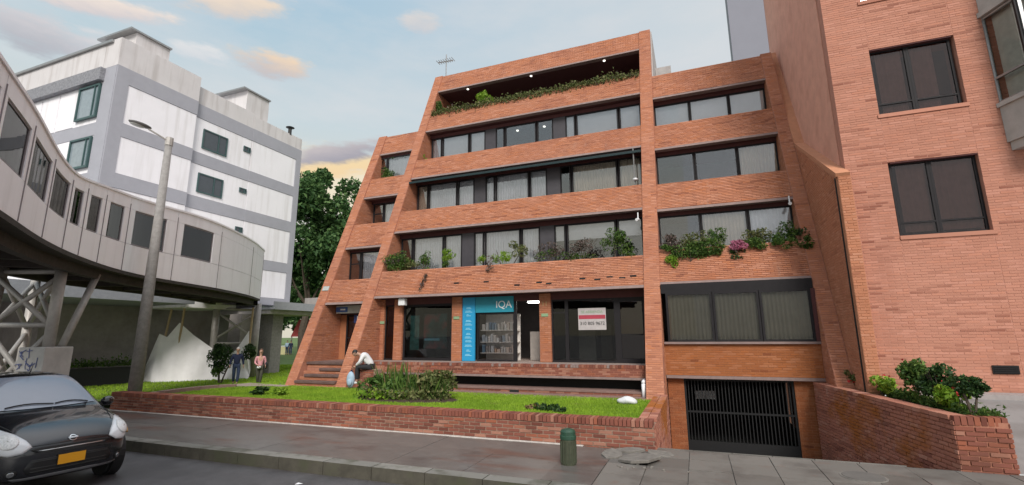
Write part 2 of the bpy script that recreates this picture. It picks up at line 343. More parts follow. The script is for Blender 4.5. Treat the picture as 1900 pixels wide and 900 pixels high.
def clip_poly(sub, cl):
    out = sub
    for i in range(len(cl)):
        a, b = cl[i], cl[(i+1) % len(cl)]; inp = out; out = []
        if not inp: return []
        ex, ey = b[0]-a[0], b[1]-a[1]
        def side(p): return ex*(p[1]-a[1])-ey*(p[0]-a[0])
        for j in range(len(inp)):
            p, q = inp[j], inp[(j+1) % len(inp)]; sp, sq = side(p), side(q)
            if sp >= 0: out.append(p)
            if (sp >= 0) != (sq >= 0):
                t = sp/(sp-sq); out.append((p[0]+(q[0]-p[0])*t, p[1]+(q[1]-p[1])*t))
    return out
def ccw(p):
    a = sum(p[i][0]*p[(i+1) % len(p)][1]-p[(i+1) % len(p)][0]*p[i][1] for i in range(len(p)))
    return p if a > 0 else p[::-1]
BM = {}
class Bricks:
    """bricks laid on faces of one thing; the largest in the picture become objects, the rest one joined part"""
    def __init__(s, pair, L=.215, H=.055, J=.010, proud=.007, dark=.05):
        s.pair = pair; s.L, s.H, s.J, s.pr, s.dk = L, H, J, proud, dark; s.full = []; s.cut = []; s.long = False
    def face(s, O, U, V, polys, vertical=False, jit=.003):
        """polys: convex polygons in (u,v); O origin, U,V unit vectors; outward normal U x V"""
        O, U, V = Vector(O), Vector(U).normalized(), Vector(V).normalized(); Nn = U.cross(V)
        L, H, J = (s.H, s.L, s.J) if vertical else (s.L, s.H, s.J)
        for poly in polys:
            poly = ccw([tuple(p) for p in poly]); us = [p[0] for p in poly]; vs = [p[1] for p in poly]
            r0, r1 = math.floor(min(vs)/(H+J)), math.ceil(max(vs)/(H+J)); c0, c1 = math.floor(min(us)/(L+J))-1, math.ceil(max(us)/(L+J))+1
            rect = len(poly) == 4 and all(abs(poly[i][0]-poly[(i+1) % 4][0]) < 1e-6 or abs(poly[i][1]-poly[(i+1) % 4][1]) < 1e-6 for i in range(4))
            u0, u1, v0, v1 = min(us), max(us), min(vs), max(vs)
            for r in range(r0, r1+1):
                v = r*(H+J); sh = (.5*(r % 2) if not vertical else 0)*(L+J); dark = 0
                for cc in range(c0, c1+1):
                    u = cc*(L+J)+sh
                    if dark > 0: dark -= 1
                    elif random.random() < s.dk: dark = random.randint(2, 5) if s.long else random.randint(1, 3)
                    q = [(u, v), (u+L, v), (u+L, v+H), (u, v+H)]
                    if rect:
                        a, b, c_, d = max(u, u0), min(u+L, u1), max(v, v0), min(v+H, v1)
                        if b-a < .015 or d-c_ < .012: continue
                        inside = a == u and b == u+L and c_ == v and d == v+H
                        if not inside: q = [(a, c_), (b, c_), (b, d), (a, d)]
                    else:
                        q2 = clip_poly(q, poly)
                        if len(q2) < 3: continue
                        inside = len(q2) == 4 and q2 == q
                        if not inside:
                            q = q2; ar = abs(sum(q[i][0]*q[(i+1) % len(q)][1]-q[(i+1) % len(q)][0]*q[i][1] for i in range(len(q))))/2
                            if ar < .0015: continue
                    tone = random.uniform(0, .12) if dark else random.uniform(.18, 1)
                    pr = s.pr+random.uniform(-jit, jit)
                    if inside: s.full.append((O, U, V, Nn, u, v, L, H, pr, tone))
                    else: s.cut.append((O, U, V, Nn, q, pr, tone))
    def done(s, parent, n=300, single=True):
        rank = []
        for i, b in enumerate(s.full):
            c = b[0]+b[1]*(b[4]+b[6]/2)+b[2]*(b[5]+b[7]/2)
            d = depth_of(c); rank.append((d if d else 1e9, i))
        rank.sort(); pick = set(i for d, i in rank[:n] if d < 1e8) if single else set()
        off = full(parent)
        for i in pick:
            O, U, V, Nn, u, v, L, H, pr, tone = s.full[i]; key = (round(L, 4), round(H, 4), s.pair[1].name)
            if key not in BM:
                me = bpy.data.meshes.new('brick'); e = .004
                me.from_pydata([(-L/2, -H/2, -.02), (L/2, -H/2, -.02), (L/2, H/2, -.02), (-L/2, H/2, -.02), (-L/2+e, -H/2+e, 0), (L/2-e, -H/2+e, 0), (L/2-e, H/2-e, 0), (-L/2+e, H/2-e, 0)], [],
                               [(4, 5, 6, 7), (0, 1, 5, 4), (1, 2, 6, 5), (2, 3, 7, 6), (3, 0, 4, 7)]); me.materials.append(s.pair[1]); BM[key] = me
            o = bpy.data.objects.new('brick', BM[key]); COL.objects.link(o); o.parent = parent
            c = O+U*(u+L/2)+V*(v+H/2)+Nn*pr-off
            o.matrix_local = Matrix(((U.x, V.x, Nn.x, c.x), (U.y, V.y, Nn.y, c.y), (U.z, V.z, Nn.z, c.z), (0, 0, 0, 1)))
        vs = []; fs = []; tn = []
        for i, (O, U, V, Nn, u, v, L, H, pr, tone) in enumerate(s.full):
            if i in pick: continue
            s._ex(vs, fs, tn, O, U, V, Nn, [(u, v), (u+L, v), (u+L, v+H), (u, v+H)], pr, tone)
        for O, U, V, Nn, q, pr, tone in s.cut: s._ex(vs, fs, tn, O, U, V, Nn, q, pr, tone)
        if not vs: return
        me = bpy.data.meshes.new('brickwork'); me.from_pydata([tuple(p-off) for p in vs], [], fs); me.materials.append(s.pair[0])
        a = me.attributes.new('tone', 'FLOAT', 'FACE'); a.data.foreach_set('value', tn)
        link('brickwork', me, None, parent, None, 'stuff')
    def _ex(s, vs, fs, tn, O, U, V, Nn, q, pr, tone):
        n = len(vs); k = len(q); f = .003
        cu = sum(p[0] for p in q)/k; cv = sum(p[1] for p in q)/k
        for p in q: vs.append(O+U*p[0]+V*p[1]-Nn*.01)
        for p in q: vs.append(O+U*(p[0]+(f if p[0] < cu else -f))+V*(p[1]+(f if p[1] < cv else -f))+Nn*pr)
        fs.append(tuple(n+k+i for i in range(k))); tn.append(tone)
        for i in range(k): fs.append((n+i, n+(i+1) % k, n+k+(i+1) % k, n+k+i)); tn.append(tone)

def leaves(name, centers, size, material, parent=None, aspect=2.2, kind=None, up=.3, jitter=.5, label=None, tone=None):
    c = np.asarray(centers, float); n = len(c)
    d = rng.normal(size=(n, 3)); d[:, 2] += up; d /= np.linalg.norm(d, axis=1)[:, None]
    e = rng.normal(size=(n, 3)); e -= (e*d).sum(1)[:, None]*d; e /= np.linalg.norm(e, axis=1)[:, None]
    w = size*(1+jitter*rng.uniform(-1, 1, n)); a = d*w[:, None]; b = e*(w/aspect)[:, None]
    nrm = np.cross(d, e)*(w*.18)[:, None]
    v = np.stack([c-a*.5, c+b*.5+nrm, c+a*.5, c-b*.5+nrm], 1).reshape(-1, 3)
    f = np.arange(4*n).reshape(n, 4)
    t = rng.uniform(0, 1, n) if tone is None else tone
    return np_mesh(name, v, f, material, parent, t, kind or 'stuff', label)
def blob_pts(c, r, n, shell=.55, lobes=7, seed=None):
    """points through lumpy lobes of an ellipsoid, so that the outline is uneven and has gaps"""
    c = np.array(c, float); r = np.array(r, float); g = np.random.default_rng(seed if seed is not None else int(rng.integers(1e9)))
    lc = g.normal(size=(lobes, 3)); lc /= np.linalg.norm(lc, axis=1)[:, None]; lc *= g.uniform(.3, .85, (lobes, 1)); lr = g.uniform(.25, .5, lobes)
    k = g.integers(0, lobes, n); d = g.normal(size=(n, 3)); d /= np.linalg.norm(d, axis=1)[:, None]
    rad = g.uniform(shell, 1, (n, 1))**.7
    p = lc[k]+d*rad*lr[k][:, None]
    return c+p*r
def text(name, s, loc, size, rot, material, parent=None, label=None, ext=.004, align='CENTER'):
    cu = bpy.data.curves.new(name, 'FONT'); cu.body = s; cu.size = size; cu.extrude = ext; cu.align_x = align; cu.align_y = 'CENTER'
    cu.materials.append(material); o = bpy.data.objects.new(name, cu); COL.objects.link(o)
    bpy.context.view_layer.update()
    me = bpy.data.meshes.new_from_object(o.evaluated_get(bpy.context.evaluated_depsgraph_get())); bpy.data.objects.remove(o)
    if not me.materials: me.materials.append(material)
    o = link(name, me, None, parent); o.location = Vector(loc)-full(parent); o.rotation_euler = rot
    return o
# ================================================================== MAIN BUILDING (raked brick terraces)
T = .4101; Z0 = .474; Y0 = 14.0
def YR(z, off=0): return Y0+off+T*(z-Z0)
SV = Vector((0, T, 1)).normalized(); SL = math.sqrt(1+T*T)   # up the rake, and rake length per metre of height
BACK = 25.0
LV = [(3.66, 4.76), (6.46, 7.50), (9.18, 10.25), (11.94, 13.10), (14.60, 15.77)]
bld = thing('apartment_building', 'raked orange brick apartment building with stepped window bands and planted ledges', 'building', (0, 14, .45))
XA, XB, XC, XD, XE, XF, XG, XH = -14.33, -13.88, -12.02, -11.58, -1.42, -.94, 3.12, 3.50
br = Bricks(B_MAIN, dark=.035)
core = MB()
def band(x0, x1, z0, z1, first=False, name='parapet'):
    th = .24
    MB().xprism(x0, x1, [(YR(z0+.09)+.013, z0+.09), (YR(z1)+.013, z1), (YR(z1)+th, z1), (YR(z0+.09)+th, z0+.09)]).build(name, M['mortar'], bld)
    MB().xprism(x0, x1, [(YR(z0)-.012, z0), (YR(z0+.088)-.012, z0+.088), (YR(z0+.088)+th, z0+.088), (YR(z0)+th, z0)]).build('lintel', M['lintel'], bld)
    br.face((0, YR(0), 0), (1, 0, 0), SV, [[(x0, (z0+.09)*SL), (x1, (z0+.09)*SL), (x1, z1*SL), (x0, z1*SL)]])
for i, (a, b) in enumerate(LV): band(XD, XE, a, b, name='parapet' if i < 4 else 'roof_fascia')
for a, b in ((3.48, 4.50), (5.90, 7.08), (8.43, 9.53), (10.93, 12.1)): band(XB, XC, a, b)
for a, b in ((3.72, 4.90), (6.32, 7.42), (8.93, 10.10), (11.50, 12.82)): band(XF, XG, a, b)
# fins: raked party walls, slightly proud of the bands
def fin(x0, x1, zb, zt, label=None, back=BACK):
    f = -.05
    MB().xprism(x0, x1, [(YR(zb, f), zb), (YR(zt, f), zt), (back, zt), (back, zb)]).build('raked_wall', M['fin_face'], bld, label=label)
    br.face((0, YR(0, f), 0), (1, 0, 0), SV, [[(x0+.006, zb*SL), (x1-.006, zb*SL), (x1-.006, zt*SL), (x0+.006, zt*SL)]], vertical=False)
fin(XA, XB, .40, 12.15, 'outermost raked wall at the left end')
fin(XC, XD, .40, 15.79)
fin(XE, XF, .05, 15.79)
fin(XG, XH, -1.2, 12.86)
MB().box(XE, 13.9, -1.4, XF-.014, 22, .047).build('foundation', M['mortar'], bld)
# brick side faces of the fins where recesses show them (facing right = +X, and the garage fin facing left)
br2 = Bricks(B_MAIN, dark=.02)
def reveal(x, z0, z1, yback, sign=1, z_top_back=None):
    poly = [(YR(z0, -.03), z0), (yback, z0), (yback, z1), (YR(z1, -.03), z1)]
    if sign > 0: br2.face((x, 0, 0), (0, 1, 0), (0, 0, 1), [poly])
    else: br2.face((x, 0, 0), (0, -1, 0), (0, 0, 1), [[(-y, z) for y, z in poly]])
# roofs, floor slabs, back and side walls
for i, (a, b) in enumerate(LV):
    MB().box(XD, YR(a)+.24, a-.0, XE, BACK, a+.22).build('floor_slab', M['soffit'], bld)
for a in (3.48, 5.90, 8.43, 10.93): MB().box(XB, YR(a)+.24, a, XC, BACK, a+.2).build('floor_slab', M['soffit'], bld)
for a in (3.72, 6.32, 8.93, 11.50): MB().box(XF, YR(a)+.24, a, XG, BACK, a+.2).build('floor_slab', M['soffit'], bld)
MB().box(XD, YR(15.4)+.25, 15.3, XE, BACK, 15.6).build('roof', M['grey_render'], bld)
MB().box(XB, YR(11.9)+.25, 11.7, XC, BACK, 11.95).build('roof', M['grey_render'], bld)
MB().box(XF, YR(12.6)+.25, 12.35, XG, BACK, 12.6).build('roof', M['grey_render'], bld)
MB().box(XA, BACK, 0, XH, BACK+.3, 12.1).build('rear_wall', M['grey_render'], bld)
MB().box(XC, BACK+.01, 12.1, XF, BACK+.29, 15.79).build('rear_wall', M['grey_render'], bld)
MB().xprism(XF+.004, XF+.05, [(YR(12.84, .12), 12.84), (YR(15.77, .12), 15.77), (BACK, 15.77), (BACK, 12.84)]).build('side_wall', M['grey_render'], bld, label='grey rendered side wall above the lower roof')
MB().box(XF+.06, 21.6, 12.6, XF+.75, 23.2, 14.6).build('roof_tank_housing', M['grey_render'], bld)

CUR = {'c': 'curtain', 'b': 'blind', 'k': 'curtain_beige'}
def curtain(mb, x0, x1, y, z0, z1, amp=.02, pitch=.11):
    n = max(4, int((x1-x0)/pitch*4)); vs = []; fs = []
    for i in range(n+1):
        x = x0+(x1-x0)*i/n; yy = y+amp*math.sin(i*math.pi/2+random.uniform(-.3, .3)); vs += [(x, yy, z0), (x, yy, z1)]
    for i in range(n): fs.append((2*i, 2*i+2, 2*i+3, 2*i+1))
    mb.add(vs, fs)
def window(parent, x0, x1, y, z0, z1, fill=None, glass='glass', fr=.055, transom=None, z_cur=None, matf='frame', label=None, name='window'):
    """one window light: frame (part) > pane, curtain (sub-parts)"""
    m = MB(); m.box(x0, y-.03, z0, x0+fr, y+.03, z1); m.box(x1-fr, y-.03, z0, x1, y+.03, z1)
    m.box(x0+fr, y-.03, z1-fr, x1-fr, y+.03, z1); m.box(x0+fr, y-.03, z0, x1-fr, y+.03, z0+fr)
    if transom: m.box(x0+fr, y-.028, transom, x1-fr, y+.028, transom+.04)
    w = m.build(name, M[matf], parent, label=label)
    MB().box(x0+fr, y-.006, z0+fr, x1-fr, y+.004, z1-fr).build('pane', M[glass], w)
    if fill in CUR:
        c = MB(); zc = z_cur if z_cur else z0+.02
        if fill == 'b': c.box(x0+fr, y+.07, zc, x1-fr, y+.076, z1-.03)
        else: curtain(c, x0+.03, x1-.03, y+.10, zc, z1-.04)
        c.build('blind' if fill == 'b' else 'curtain', M[CUR[fill]], w)
    return w
def room(x0, x1, y, z0, z1, depth=2.6):
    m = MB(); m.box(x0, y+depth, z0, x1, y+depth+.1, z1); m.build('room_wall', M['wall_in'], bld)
# window module: edges, as a narrow light, a wide light, a medium light, then a solid dark panel
MODS = [(-11.50, -10.92, -9.44, -8.58, -8.08), (-8.08, -7.62, -6.07, -5.27, -4.74), (-4.74, -4.27, -2.40, -1.46, None)]
fills = {1: ['n', 'c', 'c', 'c', 'c', 'c', 'b', 'b', 'b'], 2: ['k', 'c', 'c', 'c', 'c', 'c', 'n', 'k', 'k'], 3: ['c', 'b', 'b', 'n', 'n', 'n', 'b', 'b', 'b']}
for k, yw, z0, z1 in ((1, 16.93, 4.80, 6.44), (2, 18.05, 7.54, 9.16), (3, 19.2, 10.29, 11.90)):
    z0 -= .35
    q = iter(fills[k]); dark_top = .14
    for mi, md in enumerate(MODS):
        for j in range(3):
            f = next(q); zc = None
            if k == 1 and mi == 2: zc = z1-.75
            window(bld, md[j]+(.02 if j else 0), md[j+1]-.02, yw, z0, z1-dark_top, f, glass='glass', fr=.06, z_cur=zc)
        if md[4]: MB().box(md[3]-.015, yw-.035, z0, md[4], yw+.05, z1-dark_top).build('dark_panel', M['panel'], bld)
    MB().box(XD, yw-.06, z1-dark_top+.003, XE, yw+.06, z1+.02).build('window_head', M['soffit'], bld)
    room(XD, XE, yw, z0, z1)
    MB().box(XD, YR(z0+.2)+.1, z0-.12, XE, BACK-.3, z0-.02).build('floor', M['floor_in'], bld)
    reveal(XD, z0, z1, yw+.02)
# interior partitions
for x in (-8.4, -5.0):
    for z0, z1, y in ((4.4, 6.4, 17.05), (7.2, 9.1, 18.15), (9.9, 11.9, 19.3)): MB().box(x, y+.1, z0, x+.1, y+2.6, z1).build('partition', M['wall_in'], bld)
# dark teal awnings rolled under the third and right hand bands
aw = MB(); aw.add([(XD+.02, 17.75, 9.15), (XE-.02, 17.75, 9.15), (XE-.02, 17.40, 8.98), (XD+.02, 17.40, 8.98)], [(0, 1, 2, 3)]); aw.box(XD+.02, 17.38, 8.93, XE-.02, 17.43, 9.02)
aw.build('awning', M['teal_awn'], bld)
# top terrace
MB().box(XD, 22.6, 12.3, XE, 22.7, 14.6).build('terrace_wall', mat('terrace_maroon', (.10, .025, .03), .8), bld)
MB().box(XD, YR(12.4)+.2, 12.2, XE, 22.6, 12.3).build('terrace_floor', M['floor_in'], bld)
reveal(XD, 12.6, 14.6, 22.6)
br2.face((XE, 0, 0), (0, -1, 0), (0, 0, 1), [[(-22.6, 12.9), (-YR(12.9), 12.9), (-YR(14.6), 14.6), (-22.6, 14.6)]])
MB().xprism(XD+.01, XE-.01, [(YR(12.7)+.245, 12.75), (YR(12.7)+.75, 12.75), (YR(12.7)+.75, 13.0), (YR(13.0)+.245, 13.0)]).build('planter_trough', M['soil'], bld)
MB().xprism(XD+.01, XE-.01, [(YR(4.4)+.245, 4.35), (YR(4.4)+.62, 4.35), (YR(4.4)+.62, 4.66), (YR(4.66)+.245, 4.66)]).build('planter_trough', M['soil'], bld)
MB().xprism(XF+.01, XG-.01, [(YR(4.4)+.245, 4.45), (YR(4.4)+.62, 4.45), (YR(4.4)+.62, 4.8), (YR(4.8)+.245, 4.8)]).build('planter_trough', M['soil'], bld)
for x in (-9.98, -6.57, -3.02):
    MB().tube((x, 20.03, 14.598), (x, 20.03, 14.57), .055, n=10).build('downlight', M['glow'], bld)
for x, y in ((-7.2, 19.75), (-5.89, 19.8)):
    MB().tube((x, y, 11.76), (x, y, 11.72), .06, n=10).build('ceiling_lamp', M['glow'], bld)
# left block openings
for z0, z1, y, wx0 in ((4.50, 5.90, 16.55, -13.5), (7.08, 8.43, 17.85, -13.4), (9.53, 10.93, 18.44, -13.75)):
    reveal(XB, z0-.02, z1, y+.02)
    window(bld, wx0-.35, wx0+.22, y, z0-.2, z1-.1, None, fr=.05, transom=z1-.62)
    window(bld, wx0+.24, XC, y, z0-.2, z1-.1, 'c', fr=.05)
    MB().box(XB, y-.02, z1-.1, XC, y+.05, z1+.02).build('window_head', M['soffit'], bld)
    room(XB, XC, y, z0-.2, z1, 1.5)
    MB().box(XB, YR(z0)+.1, z0-.25, XC, y+1.6, z0-.2).build('floor', M['floor_in'], bld)
# right block windows
RW = {(4.90, 6.32, 16.72): ['n', 'k', 'c'], (7.42, 8.93, 17.88): ['n', 'n', 'k'], (10.10, 11.50, 18.93): ['b', 'b', 'b']}
for (z0, z1, y), fl in RW.items():
    z0 -= .3
    for (x0, x1), f in zip(((-.93, .40), (.42, 1.83), (1.85, 3.11)), fl): window(bld, x0, x1, y, z0, z1-.12, f, fr=.05)
    MB().box(XF, y-.05, z1-.117, XG, y+.05, z1+.02).build('window_head', M['soffit'], bld)
    room(XF, XG, y, z0, z1, 1.8)
    MB().box(XF, YR(z0+.2)+.1, z0-.1, XG, y+1.8, z0).build('floor', M['floor_in'], bld)
    br2.face((XG, 0, 0), (0, -1, 0), (0, 0, 1), [[(-y, z0+.3), (-YR(z0+.3, -.03), z0+.3), (-YR(z1, -.03), z1), (-y, z1)]])
# garage bay: tall window, orange brick band, gate
bo = Bricks(B_ORNG, dark=.02)
for (x0, x1) in ((-.80, .50), (.515, 1.735), (1.75, 3.02)): window(bld, x0, x1, 15.2, 2.0, 3.44, 'k', glass='glass_shop', fr=.06)
MB().box(-.92, 15.19, 3.442, 3.1, 15.3, 3.73).build('window_head', M['frame'], bld)
MB().box(3.022, 15.1, 2.0, 3.118, 15.3, 3.44).build('window_jamb', M['soffit'], bld)
MB().box(XF, 15.20, 1.04, XG, 15.5, 1.94).build('brick_band', M['mortar_orange'], bld)
bo.face((0, 15.198, 0), (1, 0, 0), (0, 0, 1), [[(XF+.03, 1.04), (XG-.01, 1.04), (XG-.01, 1.93), (XF+.03, 1.93)]])
MB().box(XF+.02, 15.10, 1.935, XG-.005, 15.19, 1.998).build('window_sill', M['lintel'], bld)
MB().box(XF+.02, 15.16, .955, XG-.005, 15.5, 1.037).build('lintel', M['lintel'], bld)
room(XF, XG, 15.3, 2.0, 3.6, 1.2)
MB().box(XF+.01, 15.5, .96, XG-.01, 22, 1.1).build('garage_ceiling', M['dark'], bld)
MB().box(XF+.01, 15.55, 1.9, XG-.01, 17, 2.0).build('floor', M['floor_in'], bld)
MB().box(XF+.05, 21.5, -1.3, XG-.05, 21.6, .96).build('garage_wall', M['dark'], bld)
MB().box(XF+.05, 15.5, -1.30, XG-.05, 21.5, -1.12).build('garage_floor', M['dark'], bld)  # near-black colour stands in for the shade inside the garage
bo.done(bld, 0, False); bo = Bricks(brick_pair('brick_jamb', (.30, .10, .04), (.18, .06, .03), (.34, .13, .06), (.34, .11, .04), [((.14, .05, .03), 1.2, .6, .5, .7)]), dark=.02)
for x0, x1 in ((XF+.03, -.46), (2.40, XG-.01)):
    MB().box(x0, 15.38, -1.15, x1, 15.62, .953).build('gate_pier', M['mortar_orange'], bld)
    bo.face((0, 15.378, 0), (1, 0, 0), (0, 0, 1), [[(x0+.004, -1.15), (x1-.004, -1.15), (x1-.004, .95), (x0+.004, .95)]])
bo.done(bld, 0, False)
# pillar and fin sides down the ramp
br2.face((XF, 0, 0), (0, 1, 0), (0, 0, 1), [[(YR(1, -.03), -1.1), (15.38, -1.1), (15.38, 3.7), (YR(3.7, -.03), 3.7)], [(13.97, -1.1), (YR(1, -.03), -1.1), (YR(1, -.03), 1.0), (13.97, .2)]])
br2.face((XG, 0, 0), (0, -1, 0), (0, 0, 1), [[(-15.38, -1.1), (-YR(-1.1, -.03), -1.1), (-YR(3.72, -.03), 3.72), (-15.38, 3.72)]])
# gate
g = thing('garage_gate', 'black barred metal garage gate at the foot of the ramp', 'gate', (.95, 15.5, -1.1))
fr = MB(); fr.box(-.455, 15.42, -1.1, -.40, 15.48, .95); fr.box(2.34, 15.42, -1.1, 2.395, 15.48, .95); fr.box(-.40, 15.42, .88, 2.34, 15.48, .95); fr.box(-.40, 15.42, -1.08, 2.34, 15.48, -.78); fr.box(-.4, 15.425, -.02, 2.34, 15.475, .03)
fr.build('gate_frame', M['gate'], g)
me = None
for i in range(30):
    x = -.34+i*2.62/29
    if me is None:
        b = MB().box(x-.013, 15.435, -.777, x+.013, 15.465, .877).build('bar', M['gate'], g); me = b.data; x00 = x
    else:
        o = link('bar', me, None, g); o.location.x = x-x00
# parked shape and light inside the garage seen through the bars
MB().box(1.25, 18.0, .70, 1.55, 18.12, .80).build('strip_lamp', M['glow'], bld)
MB().box(-.2, 17.6, .10, .45, 17.7, .36).build('wall_panel', mat('pale_panel', (.8, .8, .8)), bld)

# ---------------- podium and ground floor shops
ZP = 1.33; YP = 14.6; YS = 15.9
bp = Bricks(B_GARD, dark=.04)
MB().box(XD, YP, .93, XE, YP+.3, ZP-.09).build('podium_wall', M['mortar'], bld)
bp.face((0, YP-.001, 0), (1, 0, 0), (0, 0, 1), [[(XD, .99), (XE, .99), (XE, ZP-.09), (XD, ZP-.09)]])
MB().box(XD, YP-.025, .92, XE, YP+.2, .985).build('lintel', M['lintel'], bld)
x = XD
while x < XE-.05:   # rowlock edge of the podium: bricks on edge
    x1 = min(x+.085, XE); MB().box(x, YP-.02, ZP-.088, x1-.010, YP+.25, ZP+random.uniform(-.003, .003)).build('brick', M['lintel'] if random.random() < .12 else B_GARD[1], bld); x = x1
MB().box(XD, YP+.25, 1.2, XE, BACK-.5, ZP-.01).build('podium_floor', M['path'], bld)
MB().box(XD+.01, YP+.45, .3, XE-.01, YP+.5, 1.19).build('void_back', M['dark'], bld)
# long low steps under the podium
for y0, y1, z in ((14.28, YP+.4, .62), (13.98, 14.28, .50)):
    MB().box(-9.9, y0, z-.16, XE-.002, y1, z-.045).build('step_riser', M['mortar_garden'], bld)
    bp.face((0, y0-.001, 0), (1, 0, 0), (0, 0, 1), [[(-9.9, z-.15), (XE, z-.15), (XE, z-.047), (-9.9, z-.047)]])
    MB().box(-9.9, y0-.03, z-.043, XE-.002, y1, z).build('step_tread', M['tread'], bld)
MB().box(-5.55, 14.255, .47, -5.25, 14.275, .60).build('drain_grille', M['dark'], bld)
bp.done(bld, 0, False)
# shop front: brick piers between openings
bs = Bricks(B_MAIN, dark=.02)
def pier(x0, x1, z1=3.64):
    MB().box(x0, YS-.12, ZP-.01, x1, YS+.2, z1).build('pier', M['mortar_orange'], bld)
    bs.face((0, YS-.122, 0), (1, 0, 0), (0, 0, 1), [[(x0, ZP), (x1, ZP), (x1, z1), (x0, z1)]])
    bs.face((x1, 0, 0), (0, 1, 0), (0, 0, 1), [[(YS-.12, ZP), (YS+.1, ZP), (YS+.1, z1), (YS-.12, z1)]])
for a, b in ((-11.58, -11.42), (-10.95, -10.58), (-8.42, -8.02), (-5.02, -4.62)): pier(a, b)
reveal(XD, ZP, 3.66, YS)
bs.done(bld, 0, False)
br2.done(bld, 0, False)
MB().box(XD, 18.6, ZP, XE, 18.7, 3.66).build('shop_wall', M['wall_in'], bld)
for x in (-10.8, -8.2, -4.85): MB().box(x, YS+.22, ZP, x+.1, 18.6, 3.66).build('partition', M['wall_in'], bld)
zt = 3.42
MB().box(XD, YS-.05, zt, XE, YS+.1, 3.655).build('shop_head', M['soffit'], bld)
# dark shop window with poster behind
d1 = window(bld, -11.42, -10.95, YS, ZP, zt, None, 'glass_dark', fr=.05, name='door')
MB().box(-11.34, YS+.05, 2.2, -11.03, YS+.07, 3.25).build('poster', mat('navy_poster', (.02, .035, .12), .5), d1)
w1 = window(bld, -10.58, -8.42, YS, ZP, zt, None, 'glass_shop', fr=.09)
MB().box(-9.75, YS+.12, 1.75, -8.75, YS+.13, 3.05).build('poster', M['poster'], w1)
MB().box(-9.7, YS+.10, 2.05, -9.05, YS+.11, 2.13).build('poster_lettering', M['sign_pale'], w1)
MB().box(-10.35, YS+.12, 1.7, -9.95, YS+.13, 3.0).build('poster', mat('green_poster', (.10, .30, .28), .5, noise=.6, nscale=7), w1)
# display window of the blue shop
w2 = window(bld, -7.42, -5.98, YS, ZP, 3.02, None, 'glass_display', fr=.05)
MB().box(-7.36, YS+.62, ZP, -6.0, YS+.66, 3.0).build('display_back', mat('display_back', (.62, .58, .55)), w2)
gv = MB(); gt = []
for z in (1.62, 2.0, 2.42):
    gv.box(-7.36, YS+.12, z-.03, -6.0, YS+.6, z); gt += [.0]*6
    x = -7.3
    while x < -6.1:
        wd = random.uniform(.05, .11); h = random.uniform(.12, .30); gv.box(x, YS+.13, z, x+wd, YS+.30, z+h); gt += [random.random()]*6; x += wd+random.uniform(.02, .05)
go = gv.build('shelf_goods', M['goods'], w2, kind='stuff'); a = go.data.attributes.new('tone', 'FLOAT', 'FACE'); a.data.foreach_set('value', gt)
# open doorway with a counter and ceiling lamp
MB().box(-5.98, YS-.03, ZP, -5.90, YS+.05, zt).build('door_frame', M['frame'], bld)
MB().box(-5.75, YS+1.0, ZP, -5.25, YS+1.4, 2.35).build('shop_counter', mat('counter', (.40, .36, .33)), bld)
MB().box(-5.65, YS+.5, 3.38, -5.25, YS+.7, 3.43).build('ceiling_lamp', M['glow_shop'], bld)
# right hand shop
window(bld, -4.62, -4.08, YS, ZP, zt, None, 'glass_shop', fr=.06, transom=2.95)
w3 = window(bld, -4.08, -2.42, YS, ZP, zt, None, 'glass_shop', fr=.06)
MB().box(-3.9, YS+.9, ZP, -3.3, YS+1.0, 2.9).build('inner_partition', mat('inner_pale', (.20, .18, .165)), bld)
window(bld, -2.42, -1.44, YS, ZP, zt, None, 'glass_dark', fr=.14, transom=2.2, name='door')
MB().box(-3.3, YS+1.9, ZP, -2.9, YS+2.0, 2.6).build('door_panel', mat('inner_door', (.16, .14, .13)), bld)
br.done(bld, 300)

# left entrance: floor, door, irregular brick steps
MB().box(XB, 15.0, 1.2, XC, BACK-.5, 1.30).build('entrance_floor', M['tread'], bld)
MB().box(XB, 14.55, .35, XC, 15.0, 1.19).build('entrance_plinth', M['mortar'], bld)
ed = window(bld, -13.55, -12.95, 16.2, 1.30, 3.1, None, 'glass_dark', fr=.07, name='door', transom=2.15)
MB().box(-13.46, 16.26, 1.45, -13.06, 16.27, 2.1).build('poster', mat('pale_poster', (.42, .38, .42), .6, noise=.3, nscale=6), ed)
MB().box(-13.46, 16.26, 2.25, -13.06, 16.27, 2.85).build('poster', mat('blue_poster', (.3, .38, .46), .6, noise=.4, nscale=6), ed)
window(bld, -12.93, XC, 16.2, 1.30, 3.1, None, 'glass_dark', fr=.06)
MB().box(XB, 16.18, 3.1, XC, 16.3, 3.5).build('door_head', M['soffit'], bld)
MB().box(XB, 16.2, 1.3, -13.55, 16.3, 3.1).build('door_jamb', M['mortar_orange'], bld)
MB().box(XB, 17.6, 1.3, XC, 17.7, 3.5).build('room_wall', M['wall_in'], bld)
be = Bricks(B_MAIN, dark=.02)
be.face((XB, 0, 0), (0, 1, 0), (0, 0, 1), [[(14.3, 1.3), (16.2, 1.3), (16.2, 3.48), (YR(3.48), 3.48)]])
STEPS = [(XB, 14.3, 1.30, .13), (-13.15, 14.12, 1.10, .12), (-13.55, 13.98, .90, .12), (XB+.02, 13.8, .68, .13)]
STEPS = [(XB+.01, 14.45, 1.30), (-13.10, 14.28, 1.09), (-13.62, 14.10, .88), (XB+.02, 13.90, .67)]
